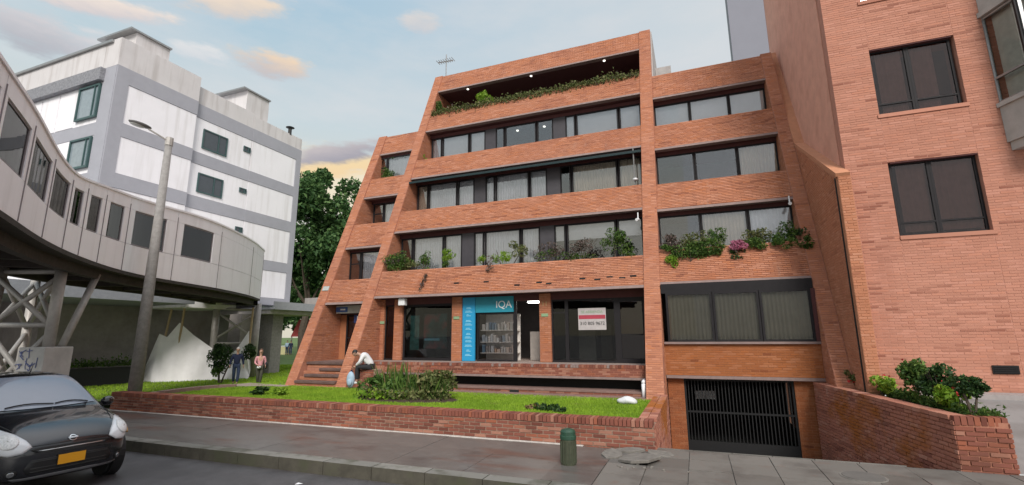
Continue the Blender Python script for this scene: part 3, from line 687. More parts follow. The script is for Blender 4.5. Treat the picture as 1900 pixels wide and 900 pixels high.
for i, (x0, y0, z) in enumerate(STEPS):
    MB().box(x0, y0, z-.09, XC-.005, 15.0 if i == 0 else STEPS[i-1][1]+.12, z).build('step_tread', M['tread_dark'], bld, bevel=.01)
    MB().box(XB+.015, y0+.06, .35, XC-.006, y0+.10, z-.092).build('step_riser', M['mortar'], bld)
    be.face((0, y0+.058, 0), (1, 0, 0), (0, 0, 1), [[(XB+.02, z-.205), (XC-.01, z-.205), (XC-.01, z-.094), (XB+.02, z-.094)]])
be.done(bld, 0, False)
MB().box(-10.4, 13.93, .35, -9.905, 14.6, .62).build('step_side', M['tread'], bld)
MB().box(XD, 14.5, .3, -10.42, 14.9, 1.2).build('podium_wall', M['mortar'], bld)

# ================================================================== SIGNS AND FITTINGS ON THE FACADE
s = thing('shop_sign', 'bright blue vertical shop sign with pale illegible lettering beside the display window', 'sign', (-7.74, YS-.06, ZP))
MB().box(-7.99, YS-.10, ZP, -7.49, YS-.03, 3.60).build('sign_panel', M['shop_blue'], s)
rr = random.Random(3); z = 3.28
for k in range(12):
    wd = rr.uniform(.18, .3); h = rr.choice((.05, .07, .10)); x = -7.74-wd/2
    mm = MB().box(x, YS-.108, z-h, x+wd, YS-.101, z-h+.022)
    mm.box(x+.02, YS-.108, z-h+.04, x+wd-rr.uniform(.02, .1), YS-.101, z-h+.062)
    mm.build('lettering', M['sign_pale'], s); z -= .155
s = thing('shop_header_sign', 'teal shop header sign with three white capital letters above the display window', 'sign', (-6.7, YS-.06, 3.05))
MB().box(-7.475, YS-.09, 3.04, -5.99, YS-.03, 3.60).build('sign_panel', M['shop_teal'], s)
text('lettering', 'IQA', (-6.36, YS-.093, 3.30), .36, (R(90), 0, 0), M['white'], s)
s = thing('rental_notice', 'white notice with a red line and phone number hung inside the right shop window', 'sign', (-3.2, YS-.03, 2.4))
MB().box(-3.68, YS-.035, 2.38, -2.75, YS-.02, 3.10).build('board', mat('notice_board', (.48, .44, .44), .6), s)
MB().box(-3.66, YS-.040, 2.74, -2.77, YS-.036, 2.87).build('red_band', M['red'], s)
text('lettering', 'SE ARRIENDA', (-3.21, YS-.041, 2.97), .12, (R(90), 0, 0), M['green_plate'], s, ext=.002)
text('lettering', '310 805 9672', (-3.21, YS-.041, 2.59), .15, (R(90), 0, 0), M['black'], s, ext=.002)
s = thing('box_lamp', 'small white box lamp fixed under the band above the dark shop window', 'lamp', (-10.42, 15.35, 3.4))
MB().box(-10.55, 15.42, 3.37, -10.27, 15.62, 3.64).build('lamp_box', M['white'], s, bevel=.02)
for x, z, lab in ((-8.22, 2.87, 'small green number plate on the brick pier left of the blue sign'), (-4.82, 2.9, 'small green number plate on the brick pier beside the empty shop'), (-11.5, 2.75, 'small green number plate on the wall by the dark doorway')):
    s = thing('number_plate', lab, 'plate', (x, YS-.13, z), 'small green plates on the shop piers')
    MB().box(x-.12, YS-.15, z-.05, x+.12, YS-.134, z+.05).build('plate', M['green_plate'], s)
s = thing('door_numerals', 'brass coloured number 11 high on the brick pier of the empty shop', 'sign', (-4.82, YS-.13, 3.25))
text('numeral', '11', (-4.82, YS-.14, 3.28), .22, (R(90), 0, 0), mat('brass', (.45, .33, .16), .5), s)
s = thing('bank_sign', 'blue and white sign over the left entrance door', 'sign', (-13.0, 15.9, 3.2))
MB().box(-13.72, 15.72, 3.15, -12.03, 15.80, 3.46).build('sign_panel', mat('sign_cream', (.50, .49, .46)), s)
MB().box(-13.72, 15.70, 3.20, -13.15, 15.717, 3.40).build('logo_panel', mat('logo_blue', (.05, .12, .35), .5), s)
MB().box(-13.5, 15.69, 3.27, -13.25, 15.699, 3.33).build('logo_bar', M['white'], s)
s = thing('hanging_sign', 'small dark blue hanging sign with two white letters inside the left entrance', 'sign', (-12.6, 15.95, 2.85))
MB().box(-12.98, 15.93, 2.76, -12.42, 15.96, 3.08).build('sign_panel', mat('sign_navy', (.03, .05, .16), .5), s)
text('lettering', 'EL', (-12.7, 15.925, 2.92), .30, (R(90), 0, 0), M['white'], s)
s = thing('street_number_plate', 'pale plate on the outermost raked wall beside the first floor', 'plate', (-14.1, YR(4.15), 4.15))
MB().xprism(-14.24, -13.93, [(YR(4.08, -.085), 4.08), (YR(4.26, -.085), 4.26), (YR(4.26, -.062), 4.26), (YR(4.08, -.062), 4.08)]).build('plate', mat('pale_plate', (.42, .44, .42)), s)
for x, y, z, lab in ((-1.58, 16.35, 6.1, 'white security camera under the band above the mauve ledge plants'), (3.0, 16.3, 6.16, 'white security camera at the top right corner of the flowered ledge window')):
    s = thing('security_camera', lab, 'camera', (x, y, z), 'security cameras on the facade')
    MB().tube((x, y, z), (x-.03, y-.22, z-.05), .05, n=8).build('camera_body', M['white'], s)
    MB().tube((x, y-.02, z), (x, y+.02, z+.25), .02, n=6).build('bracket', M['white'], s)
s = thing('outdoor_lamp', 'white lamp on a thin pole at the right end of the third floor window band', 'lamp', (-1.75, 17.75, 7.5))
MB().tube((-1.72, 17.6, 7.3), (-1.72, 17.45, 9.15), .025, n=6).build('pole', M['alu'], s)
MB().ellipsoid((-1.70, 17.5, 7.92), (.10, .08, .06)).build('lamp_head', M['white'], s, smooth=True)
s = thing('tv_antenna', 'grey rooftop antenna on the left corner of the roof', 'antenna', (-11.5, 20.5, 15.8))
MB().tube((-11.5, 20.45, 15.75), (-11.5, 20.45, 17.15), .028, n=6).build('mast', M['alu'], s)
MB().tube((-12.0, 20.45, 16.78), (-11.1, 20.45, 16.72), .03, n=6).build('boom', M['alu'], s)
aa = MB()
for k in range(8): aa.tube((-12.0+k*.13, 20.25, 16.78), (-12.0+k*.13, 20.65, 16.78), .018, n=5)
aa.build('elements', M['alu'], s)
s = thing('drain_pipe', 'white plastic downpipe at the right end of the podium steps', 'pipe', (-1.5, 14.3, .5))
MB().tube((-1.5, 14.22, .42), (-1.5, 14.22, .86), .055, n=10).build('pipe', M['white'], s, smooth=True)
MB().tube((-1.5, 14.22, .90), (-1.5, 14.56, .92), .055, n=10).build('elbow', M['white'], s, smooth=True)
s = thing('hanging_vine', 'small dried vine hanging from a weep hole on the second band', 'plant', (-9.5, YR(4.3), 4.3))
p = np.array([(-9.45+random.gauss(0, .05)-.10*t, YR(4.55-.65*t)-.06-random.random()*.05, 4.55-.65*t) for t in [random.random() for _ in range(90)]])
leaves('vine', p, .09, M['leaf_mauve'], s)
# air vents (dark weep slots) in the second band
for px in (-8.1, -6.9, -5.7, -4.9, -4.55, -3.4, -2.9, -2.5, -2.1, -1.75):
    z = 3.88+random.uniform(-.03, .22); MB().xprism(px-.10, px+.10, [(YR(z, -.016), z), (YR(z+.045, -.016), z+.045), (YR(z+.045, .003), z+.045), (YR(z, .003), z)]).build('weep_slot', M['dark'], bld)

# ================================================================== RIGHT BUILDING
YF = 13.5; XR = 3.78
rb = thing('brick_tower', 'tall pale salmon brick building with two big dark windows and a concrete bay', 'building', (8, YF, .9))
RT = 19.0; RX = 16.0
b3 = Bricks(B_RIGHT, L=.25, H=.052, J=.010, proud=.003, dark=.014); b3.long = True
WU = (4.67, 6.34, 7.55, 9.31); WL = (4.71, 6.37, 4.47, 6.28); WT = (4.64, 6.30, 10.72, 12.5)
BAY = [(6.93, 9.7), (6.93, 6.3)]
def wallrects():
    x0, x1, z0, z1 = XR, RX, .85, RT
    xs = [(x0, 4.67), (6.34, x1)]
    r = [(x0, 4.66, z0, z1), (6.38, x1, z0, z1)]
    zz = [(z0, 4.46), (6.29, 7.54), (9.32, 10.71), (12.5, z1)]
    return r+[(4.66, 6.38, a, b) for a, b in zz]
m = MB()
for a, b, c0, c1 in wallrects(): m.box(a, YF+.012, c0, b, YF+.3, c1)
m.box(XR, YF+.3, .85, XR+.25, 20.6, RT); m.box(XR, 20.6, .85, RX, 20.8, RT); m.box(RX, YF, .85, RX+.25, 20.8, RT); m.box(XR, YF+.3, RT, RX, 20.8, RT+.2)
m.build('wall', M['mortar_pale'], rb)
b3.face((0, YF+.01, 0), (1, 0, 0), (0, 0, 1), [[(a, c0), (min(b, 9.5), c0), (min(b, 9.5), min(c1, 14)), (a, min(c1, 14))] for a, b, c0, c1 in wallrects()], jit=.0025)
b3.done(rb, 300)
MB().box(XR-.02, YF+.32, .85, XR-.003, 20.6, RT).build('side_wall', M['render'], rb, label='weathered side wall with streaks')
# streaked bricks on the side wall
b4 = Bricks(B_RIGHT, L=.25, H=.052, J=.010, proud=.006, dark=.05)
b4.face((XR-.021, 0, 0), (0, -1, 0), (0, 0, 1), [[(-20.6, 6.2), (-13.5, 6.2), (-13.5, 14), (-20.6, 14)]], jit=.006)
pass
def bigwin(x0, x1, z0, z1, trans):
    y = YF+.16; xm = (x0+x1)/2-.05
    w = window(rb, x0, xm, y, z0+.0, z1, 'n', 'glass_dark', fr=.05, transom=z0+trans)
    w = window(rb, xm+.003, x1, y, z0, z1, 'n', 'glass_dark', fr=.05, transom=z0+trans)
    MB().box(x0-.05, YF-.02, z0-.10, x1+.07, YF+.13, z0-.008).build('window_sill', B_RIGHT[1], rb)
    MB().box(x0, YF+.02, z1-.02, x1, YF+.14, z1+.02).build('window_head', M['soffit'], rb)
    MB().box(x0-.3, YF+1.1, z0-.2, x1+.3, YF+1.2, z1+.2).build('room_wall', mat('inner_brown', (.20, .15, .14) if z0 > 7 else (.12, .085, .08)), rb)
    # half drawn grey curtain
    g_ = .1 if z0 > 7 else -.01
    c = MB(); curtain(c, x0+.15, xm-g_, y+.06, z0+.1, z1-.05, .006); c.build('curtain', mat('grey_curtain', (.62, .52, .50)), rb)
    c = MB(); curtain(c, xm+g_+.005, x1-(.35 if z0 > 7 else .05), y+.06, z0+.1, z1-.05, .006); c.build('curtain', mat('grey_curtain', (.58, .46, .44)), rb)
bigwin(*WU[:2], *WU[2:], .28); bigwin(*WL[:2], *WL[2:], .30); bigwin(*WT[:2], *WT[2:], .3)
# concrete bay
def bay(z0, z1, name='bay_window'):
    x0, x1 = 6.93, 9.6; yb = YF-.75
    pl = [(x0, YF), (x0+.28, yb), (x1, yb), (x1, YF)]
    return pl
pl = bay(0, 0)
def bayband(z0, z1, gr=0.0):
    q = [(pl[0][0]-gr, YF), (pl[1][0]-gr*.7, pl[1][1]-gr), (pl[2][0]+gr, pl[2][1]-gr), (pl[3][0]+gr, YF)]
    return MB().prism([(x, y, z0) for x, y in q], (0, 0, z1-z0))
bb = bayband(9.75, 11.8); bb.build('bay_panel', M['concrete'], rb); bayband(9.62, 9.748, .05).build('bay_cornice', M['concrete'], rb)
bayband(6.45, 7.30).build('bay_panel', M['concrete'], rb); bayband(7.302, 7.40, .05).build('bay_cornice', M['concrete'], rb)
bayband(6.25, 6.448, -.05).build('bay_base', M['concrete'], rb)
# bay glazing
for (a, b) in ((pl[0], pl[1]), (pl[1], (pl[2][0]*.5+pl[1][0]*.5, pl[1][1])), ((pl[2][0]*.5+pl[1][0]*.5, pl[1][1]), pl[2])):
    mm = MB(); A = Vector((*a, 0)); B = Vector((*b, 0)); d = (B-A).normalized(); nn = Vector((-d.y, d.x, 0))
    for z in (7.43, 8.02, 9.58): mm.beam(A+Vector((0, 0, z))+nn*.05, B+Vector((0, 0, z))+nn*.05, .06, .05)
    for q in (A, B): mm.beam(q+Vector((0, 0, 7.4))+nn*.05, q+Vector((0, 0, 9.62))+nn*.05, .06, .06, up=(1, 0, 0))
    w = mm.build('window', M['alu'] if a == pl[0] else M['frame'], rb)
    MB().add([A+nn*.05+Vector((0, 0, 7.42)), B+nn*.05+Vector((0, 0, 7.42)), B+nn*.05+Vector((0, 0, 9.6)), A+nn*.05+Vector((0, 0, 9.6))], [(0, 1, 2, 3)]).build('pane', M['glass_display'], w)
    MB().add([A+nn*.2+Vector((0, 0, 7.42)), B+nn*.2+Vector((0, 0, 7.42)), B+nn*.2+Vector((0, 0, 9.6)), A+nn*.2+Vector((0, 0, 9.6))], [(0, 1, 2, 3)]).build('blind', mat('bay_blind', (.60, .60, .54)), w)
# vent grille low on the wall
v = MB().box(5.88, YF-.02, 1.34, 6.32, YF-.002, 1.52).build('air_vent', M['dark'], rb)
for k in range(4): MB().box(5.9, YF-.035, 1.36+k*.04, 6.30, YF-.021, 1.375+k*.04).build('slat', M['frame'], v)
# party wall between the two buildings
pw = thing('party_wall', 'rendered orange party wall with a bent coping between the two brick buildings', 'wall', (3.6, 14, .5))
prof = [(13.35, -.2), (13.35, 6.05), (17.15, 8.30), (19.75, 13.2), (20.55, 13.2), (20.55, -.2)]
MB().xprism(3.515, XR-.03, [(13.35, -.2), (13.35, 6.05), (17.15, 8.30), (20.55, 8.3), (20.55, -.2)]).build('wall_body', M['party'], pw)
MB().xprism(3.52, XR-.035, [(17.15, 8.302), (19.75, 13.2), (20.55, 13.2), (20.55, 8.302)]).build('wall_body', M['party'], pw)
def cop(a, b, w=.16):
    A, B = Vector((0, *a)), Vector((0, *b)); d = (B-A).normalized(); n = Vector((0, -d.z, d.y)) if d.y > 0 else Vector((0, -1, 0))
    n = Vector((0, -d.z, d.y)); A2, B2 = A+n*.09, B+n*.09
    return MB().xprism(3.49, XR+.01, [(A.y, A.z), (B.y, B.z), (B2.y, B2.z), (A2.y, A2.z)])
cop((13.26, 6.0), (17.13, 8.29)).build('coping', M['coping'], pw); cop((17.13, 8.30), (19.7, 13.1)).build('coping', M['coping'], pw)
MB().box(3.535, 13.26, -.2, XR+.02, 13.347, 6.0).build('end_pilaster', M['coping'], pw)
MB().box(3.495, 13.37, -.2, 3.512, 13.43, 6.0).build('joint_strip', M['dark'], pw)

bw = Bricks(B_PARTY, dark=.03)
bw.face((3.512, 0, 0), (0, -1, 0), (0, 0, 1), [[(-17.15, -.2), (-13.44, -.2), (-13.44, 6.02), (-17.15, 8.24)]])
bw.face((0, 13.258, 0), (1, 0, 0), (0, 0, 1), [[(3.54, .9), (XR+.015, .9), (XR+.015, 6.0), (3.54, 6.0)]])
bw.done(pw, 0, False)

# ================================================================== GARDEN WALL
gw = thing('garden_wall', 'long low red brick garden wall with a brick on edge coping along the sidewalk', 'wall', (-8, 9.6, .13))
GX0, GX1, GY0, GY1, GZ = -16.6, -.84, 9.58, 9.9, .645
m = MB(); m.box(GX0, GY0+.012, -.1, GX1-.012, GY1, GZ-.115); m.box(-1.16, GY1, -1.1, GX1-.012, 14.0, GZ-.07); m.box(GX0, GY1, 0, GX0+.3, 10.8, GZ-.12); m.build('wall_core', M['mortar_garden'], gw)
bg_ = Bricks(B_GARD, L=.235, H=.058, J=.016, proud=.010, dark=.10)
bg_.face((0, GY0+.01, .0), (1, 0, 0), (0, 0, 1), [[(GX0, .06), (GX1, .06), (GX1, GZ-.115), (GX0, GZ-.115)]], jit=.007)
bg_.done(gw, 300)
bg2 = Bricks(B_PLAN, L=.235, H=.058, J=.014, dark=.05)
bg2.face((GX1-.01, 0, 0), (0, 1, 0), (0, 0, 1), [[(GY0, .02), (9.9, .02), (9.9, GZ-.075), (GY0, GZ-.075)], [(9.9, 0), (14.0, -.86), (14.0, GZ-.075), (9.9, GZ-.075)]])
bg2.done(gw, 0, False)
# coping bricks on edge: nearest as objects
cm = None; x = GX0; rest = MB(); rt = []
n = int((GX1-GX0)/.079)
for i in range(n):
    x = GX0+i*.079; w = .066
    if i >= n-120:
        if cm is None:
            b = MB().box(x, GY0-.012, GZ-.113, x+w, GY1+.01, GZ).build('brick', B_GARD[1], gw); cm = b.data; cx = x
        else: o = link('brick', cm, None, gw); o.location = (x-cx, random.uniform(-.004, .004), random.uniform(-.004, .004))
    else: rest.box(x, GY0-.012+random.uniform(-.004, .004), GZ-.113, x+w, GY1+.01, GZ+random.uniform(-.004, .004)); rt += [random.uniform(.1, 1)]*6
o = rest.build('coping_bricks', B_GARD[0], gw, kind='stuff'); a = o.data.attributes.new('tone', 'FLOAT', 'FACE'); a.data.foreach_set('value', rt)
cb = None
for i in range(int((13.98-9.93)/.24)):
    y = 9.925+i*.24
    for x in (-1.17, -.998):
        if cb is None: b = MB().box(x, y, GZ-.066, x+.16, y+.225, GZ).build('brick', B_PLAN[1], gw); cb = b.data; c0 = (x, y)
        else: o = link('brick', cb, None, gw); o.location = (x-c0[0], y-c0[1], random.uniform(-.003, .003))
# ramp side planter wall
pwl = thing('planter_wall', 'stained brick planter wall beside the garage ramp with shrubs on top', 'wall', (3.7, 10, .1))
A = Vector((2.83, 15.2, 0)); B = Vector((3.68, 9.83, 0)); C = Vector((4.35, 9.80, 0)); D = Vector((4.5, 13.2, 0)); ZT = .93
d = (B-A).normalized(); LN = (B-A).length
core = MB(); core.prism([(A.x+.014, A.y, -1.2), (B.x+.014, B.y+.014, -1.2), (B.x+.25, B.y+.23, -1.2), (A.x+.25, A.y, -1.2)], (0, 0, 1.2+ZT-.07)); core.prism([(B.x+.014, B.y+.012, -.2), (C.x, C.y+.012, -.2), (C.x-.05, C.y+.24, -.2), (B.x+.25, B.y+.24, -.2)], (0, 0, .2+ZT-.07))
core.prism([(C.x-.23, C.y+.24, -.1), (C.x, C.y+.012, -.1), (D.x, D.y, -.1), (D.x-.23, D.y, -.1)], (0, 0, .1+ZT-.07))
core.build('wall_core', M['mortar'], pwl)
bq = Bricks(B_PLAN, L=.235, H=.058, J=.014, dark=.06)
bq.face((A.x, A.y, 0), d, (0, 0, 1), [[(0, -1.12), (LN, .08), (LN, ZT-.075), (0, ZT-.075)]], jit=.006)
bq2 = Bricks(B_GARD, L=.235, H=.058, J=.014, dark=.06)
d2 = (C-B).normalized()
bq2.face((B.x, B.y, 0), d2, (0, 0, 1), [[(0, .05), ((C-B).length, .05), ((C-B).length, ZT-.13), (0, ZT-.13)]], jit=.006)
d3 = (D-C).normalized()
bq2.face((C.x, C.y, 0), d3, (0, 0, 1), [[(0, .15), ((D-C).length, .5), ((D-C).length, ZT-.075), (0, ZT-.075)]], jit=.006)
bq.done(pwl, 190); bq2.done(pwl, 80)
# copings
u = Vector((-d.y, d.x, 0)); k = int(LN/.243); cb = None
if u.x < 0: u = -u
for i in range(k):
    for j in range(1):
        p = A+d*(i*.243+.004)
        if cb is None:
            b = MB().prism([p-u*.012+Vector((0, 0, ZT-.07)), p+d*.232-u*.012+Vector((0, 0, ZT-.07)), p+d*.232+u*.24+Vector((0, 0, ZT-.07)), p+u*.24+Vector((0, 0, ZT-.07))], (0, 0, .07)).build('brick', B_PLAN[1], pwl); cb = b.data; p0 = p
        else: o = link('brick', cb, None, pwl); o.location = p-p0+Vector((0, 0, random.uniform(-.003, .003)))
cb = None
for i in range(8):
    p = B+d2*(i*.083+.01)
    MB().box(p.x, B.y-.012, ZT-.127, p.x+.07, B.y+.22, ZT+random.uniform(-.003, .003)).build('brick', B_GARD[1], pwl)
MB().prism([(A.x+.26, A.y, ZT-.12), (B.x+.26, B.y+.24, ZT-.12), (C.x-.24, C.y+.26, ZT-.12), (D.x-.24, D.y, ZT-.12), (3.5, 13.3, ZT-.12)], (0, 0, .03)).build('planting_soil', M['soil'], pwl)
MB().prism([(D.x-.6, D.y, .4), (D.x, D.y, .4), (D.x, D.y+.2, .4), (D.x-.6, D.y+.2, .4)], (0, 0, .45)).build('wall_end', M['mortar'], pwl)

# ================================================================== GROUND, ROAD, SIDEWALK
def sheet(name, pts, material, z=None, kind='structure'):
    return MB().add(pts, [tuple(range(len(pts)))]).build(name, material, None, kind=kind)
def struct(o): o['kind'] = 'structure'; return o
# ground sheet in pieces round the ramp and garage pit
g = MB(); E = 600
for x0, y0, x1, y1 in ((-E, 9.9, -16.6, E), (-16.6, 25.3, 16.3, E), (16.3, 13.2, E, E)):
    g.add([(x0, y0, -.02), (x1, y0, -.02), (x1, y1, -.02), (x0, y1, -.02)], [(0, 1, 2, 3)])
struct(g.build('ground', M['ground'], None))
sheet('street_ground', [(-E, -E, -.02), (E, -E, -.02), (E, -8.5, -.02), (-E, -8.5, -.02)], M['conc_pole'])
sheet('street_ground', [(-E, 7.0, -.03), (-60, 7.0, -.03), (-60, 9.9, -.03), (-E, 9.9, -.03)], M['conc_pole'])
sheet('bounce_sheet', [(-45, 9.9, .045), (-27.3, 9.9, .045), (-27.3, 25, .045), (-45, 25, .045)], M['conc_pole'])  # added grey sheet over the lawn, cuts green bounce onto the wall
sheet('road', [(-120, -7.5, -.07), (120, -7.5, -.07), (120, 6.93, -.07), (-120, 6.93, -.07)], M['asphalt'])
sheet('far_sidewalk', [(-120, -8.5, .08), (120, -8.5, .08), (120, -7.5, .08), (-120, -7.5, .08)], M['joint_fill'])
# lawn: falls gently away to the left
def lz(x, y):
    t = min(1, max(0, (-14.2-x)/8)); t = t*t*(3-2*t); z = .47*(1-t)+.03*t
    if x > -16.6 and y < 11: z += max(0, (11-y)/1.2)*(.60-z)*.9
    if y > 24: z *= max(0, 1-(y-24)/4)
    return z
xs = list(np.linspace(-46, -16.62, 30))+list(np.linspace(-16.3, -1.17, 40)); ys = [9.88]+list(np.linspace(10.1, 14.6, 14))+list(np.linspace(15.2, 30, 16))
V = []; Fc = []; idx = {}
def vid(i, j):
    if (i, j) not in idx: idx[i, j] = len(V); V.append((xs[i], ys[j], lz(xs[i], ys[j])))
    return idx[i, j]
for i in range(len(xs)-1):
    for j in range(len(ys)-1):
        if xs[i+1] > -14.3 and ys[j+1] > 14.5: continue
        Fc.append((vid(i, j), vid(i+1, j), vid(i+1, j+1), vid(i, j+1)))
struct(MB().add(V, Fc).build('lawn', M['lawn'], None, smooth=True))
# grass blades, denser where near
def grass(n, x0, x1, y0, y1, h, name='grass'):
    x = rng.uniform(x0, x1, n); y = rng.uniform(y0, y1, n)
    keep = np.ones(n, bool); keep &= ~((x > -14.45) & (y > 13.85)); keep &= ~((x > -16.6) & (x < -16.2) & (y < 10.9)); keep &= ~(((x+7.9)/1.9)**2+((y-12.05)/.85)**2 < .8)
    keep &= ~((x < -13.9) & (x > -17.5) & (np.abs(y-(13.75+(x+14.5)*.15)) < .35))
    x, y = x[keep], y[keep]; n = len(x); z = np.array([lz(a, b) for a, b in zip(x, y)])
    hh = h*rng.uniform(.5, 1.3, n); a = rng.uniform(0, math.pi*2, n); w = .006+.0006*np.hypot(x, y); dx = np.cos(a)*w; dy = np.sin(a)*w
    lx = rng.normal(0, .35, n)*hh; ly = rng.normal(0, .35, n)*hh
    v = np.stack([np.stack([x-dx, y-dy, z-.01], 1), np.stack([x+dx, y+dy, z-.01], 1), np.stack([x+lx, y+ly, z+hh], 1)], 1).reshape(-1, 3)
    o = np_mesh(name, v, np.arange(3*n).reshape(n, 3), M['grass'], None, rng.uniform(0, 1, n), 'stuff'); return o
o = grass(110000, -16.3, -1.2, 9.92, 14.0, .045); o['label'] = 'short bright green lawn grass between the garden wall and the building'; o['category'] = 'grass'
o = grass(60000, -33, -14.2, 11, 30, .07, 'grass'); o['label'] = 'green lawn grass in front of the white building and cloth screen'; o['category'] = 'grass'
# sidewalk bed and slabs
bed = MB(); bed.add([(-60, 7.2, .115), (30, 7.2, .115), (30, 9.86, .115), (-60, 9.86, .115)], [(0, 1, 2, 3)])
sw = struct(bed.build('sidewalk', M['joint_fill'], None))
sm = {}
def slab(x0, y0, x1, y1, z, matn, parent, rot=(0, 0), name='slab', t=.02):
    k = (round(x1-x0, 3), round(y1-y0, 3), matn, t)
    if k not in sm:
        sm[k] = MB().box(0, 0, -t, x1-x0, y1-y0, 0); b = sm[k].build(name, M[matn], parent, bevel=.0); sm[k] = b.data
        if matn == 'kerb':
            b.data.materials.append(M['kerb_face'])
            for p_ in b.data.polygons: p_.material_index = 1 if p_.normal.z < .5 else 0
    else: b = link(name, sm[k], None, parent)
    b.location = Vector((x0, y0, z))-full(parent); b.rotation_euler = (rot[0], rot[1], 0); return b
x = -30.0; wds = [1.42]
while x < -2.4:
    y = 7.215
    for wd in (1.18, 1.15):
        slab(x, y, x+1.46, y+wd-.007, .134+random.uniform(-.002, .002), 'side', sw); y += wd
    x += 1.466
struct(MB().box(-30, 9.49, .10, -2.2, 9.585, .142).build('white_edge_strip', M['white_line'], None))
# right part of the pavement: smaller lighter pavers, then the broken corner
x = -1.55
while x < 14:
    y = 7.215
    for wd in (.64, .64, .64, .64):
        if x > -1.0 or y < 8.4: slab(x, y, x+.628, y+wd-.012, .134+random.uniform(-.004, .004), 'paver', sw)
        y += wd
    x += .64
slab(-2.33, 7.215, -1.57, 7.9, .135, 'side', sw); slab(-2.33, 7.91, -1.57, 9.5, .134, 'side', sw)
# broken, heaved slabs and rubble by the wall end
rb2 = thing('broken_pavement', 'cracked heaved concrete slab and rubble at the end of the garden wall', 'rubble', (-1.1, 9, .13))
def crag(c, rx, ry, h, tilt, name='slab_piece', n=7):
    g2 = random.Random(int(c[0]*100)); pts = []
    for i in range(n):
        a = 2*math.pi*i/n; r = g2.uniform(.75, 1.1); pts.append((c[0]+rx*r*math.cos(a), c[1]+ry*r*math.sin(a), c[2]+tilt[0]*rx*r*math.cos(a)+tilt[1]*ry*r*math.sin(a)))
    MB().prism(pts, (0, 0, h)).build(name, M['rubble'], rb2, bevel=.008)
crag((-1.1, 8.85, .13), .36, .46, .05, (.10, -.06)); crag((-1.58, 9.05, .12), .2, .3, .04, (-.08, .05)); crag((-1.3, 9.4, .12), .3, .14, .05, (.1, .1)); crag((-.75, 9.35, .1), .25, .2, .06, (-.1, .05))
for i in range(14):
    a, b = random.gauss(-1.0, .28), random.gauss(8.35, .16); s_ = random.uniform(.012, .035)
    MB().ellipsoid((a, b, .13+s_*.4), (s_, s_*random.uniform(.6, 1.2), s_*.6), 7, 5).build('stone', M['rubble'], rb2)
# kerb stones
kb = struct(MB().box(-60, 6.97, -.07, 40, 7.19, .09).build('kerb', M['kerb'], None))
x = -30.0
while x < 12:
    ln = .995; slab(x, 6.93, x+ln-.012, 7.20, .138+random.uniform(-.004, .004), 'kerb', kb, name='kerb_stone', t=.215); x += ln
# ramp down to the garage
ra = struct(MB().add([(-1.1, 9.84, .118), (3.9, 9.84, .118), (3.3, 15.4, -1.10), (-1.1, 15.4, -1.10)], [(0, 1, 2, 3)]).build('ramp', M['joint_fill'], None))
sl = math.atan2(1.218, 5.56)
for i in range(7):
    for j in range(8):
        x0 = -.84+i*.64; y0 = 9.86+j*.68
        if x0+.62 > 3.68-(y0+.68-9.84)*.158: continue
        slab(x0, y0, x0+.628, y0+.683, .138-(y0-9.84)*.219, 'paver', ra, rot=(-sl, 0))
mh = thing('manhole_cover', 'round worn manhole cover in the pavement before the garage ramp', 'manhole', (2.1, 9.0, .14))
MB().lathe((2.15, 8.9, .136), [(.30, 0), (.30, .008), (.285, .010)], 28).build('ring', M['rubble'], mh); MB().lathe((2.15, 8.9, .138), [(.27, 0), (.27, .014), (.26, .016)], 28).build('lid', M['joint_fill'], mh)
# driveway up to the right building
dw = struct(MB().add([(4.36, 9.86, .13), (30, 9.86, .13), (30, 13.0, .86), (4.4, 13.0, .86)], [(0, 1, 2, 3)]).build('driveway', mat('driveway_concrete', (.24, .225, .22), .8, noise=.15, nscale=2, dirt=((.14, .12, .11), 1.2, .5)), None))
struct(MB().box(4.4, 13.0, .5, 30, 13.48, .96).build('doorstep', mat('doorstep_concrete', (.33, .29, .28), .8), None))
struct(MB().box(4.0, 13.25, .0, 4.39, 13.48, .9).build('doorstep', M['joint_fill'], None))
# path slab before the steps and curved low edging
struct(MB().prism([(-16.8, 13.3, .40), (-14.2, 13.35, .42), (XF-.5, 13.62, .42), (XF-.5, 14.05, .42), (-14.45, 14.0, .42), (-16.8, 14.6, .38)], (0, 0, .06)).build('path', M['path'], None))
ed = thing('lawn_edging', 'low brick edging curving round the left end of the lawn', 'edging', (-16, 12, .4))
pts = [(-16.45, 10.9), (-16.6, 11.6), (-16.6, 12.3), (-16.4, 12.9), (-16.0, 13.3)]
for i in range(len(pts)-1):
    (ax, ay), (bx, by) = pts[i], pts[i+1]
    MB().beam((ax, ay, .40), (bx, by, .40), .30, .26).build('edging_piece', M['tread'], ed)
# ================================================================== WHITE BUILDING
wb = thing('office_building', 'white building with grey horizontal bands and stepped bays behind the covered bridge', 'building', (-30, 20, 0))
WX = -26.0; WY0 = 13.15; WY1 = 25.3; Z1 = 4.3
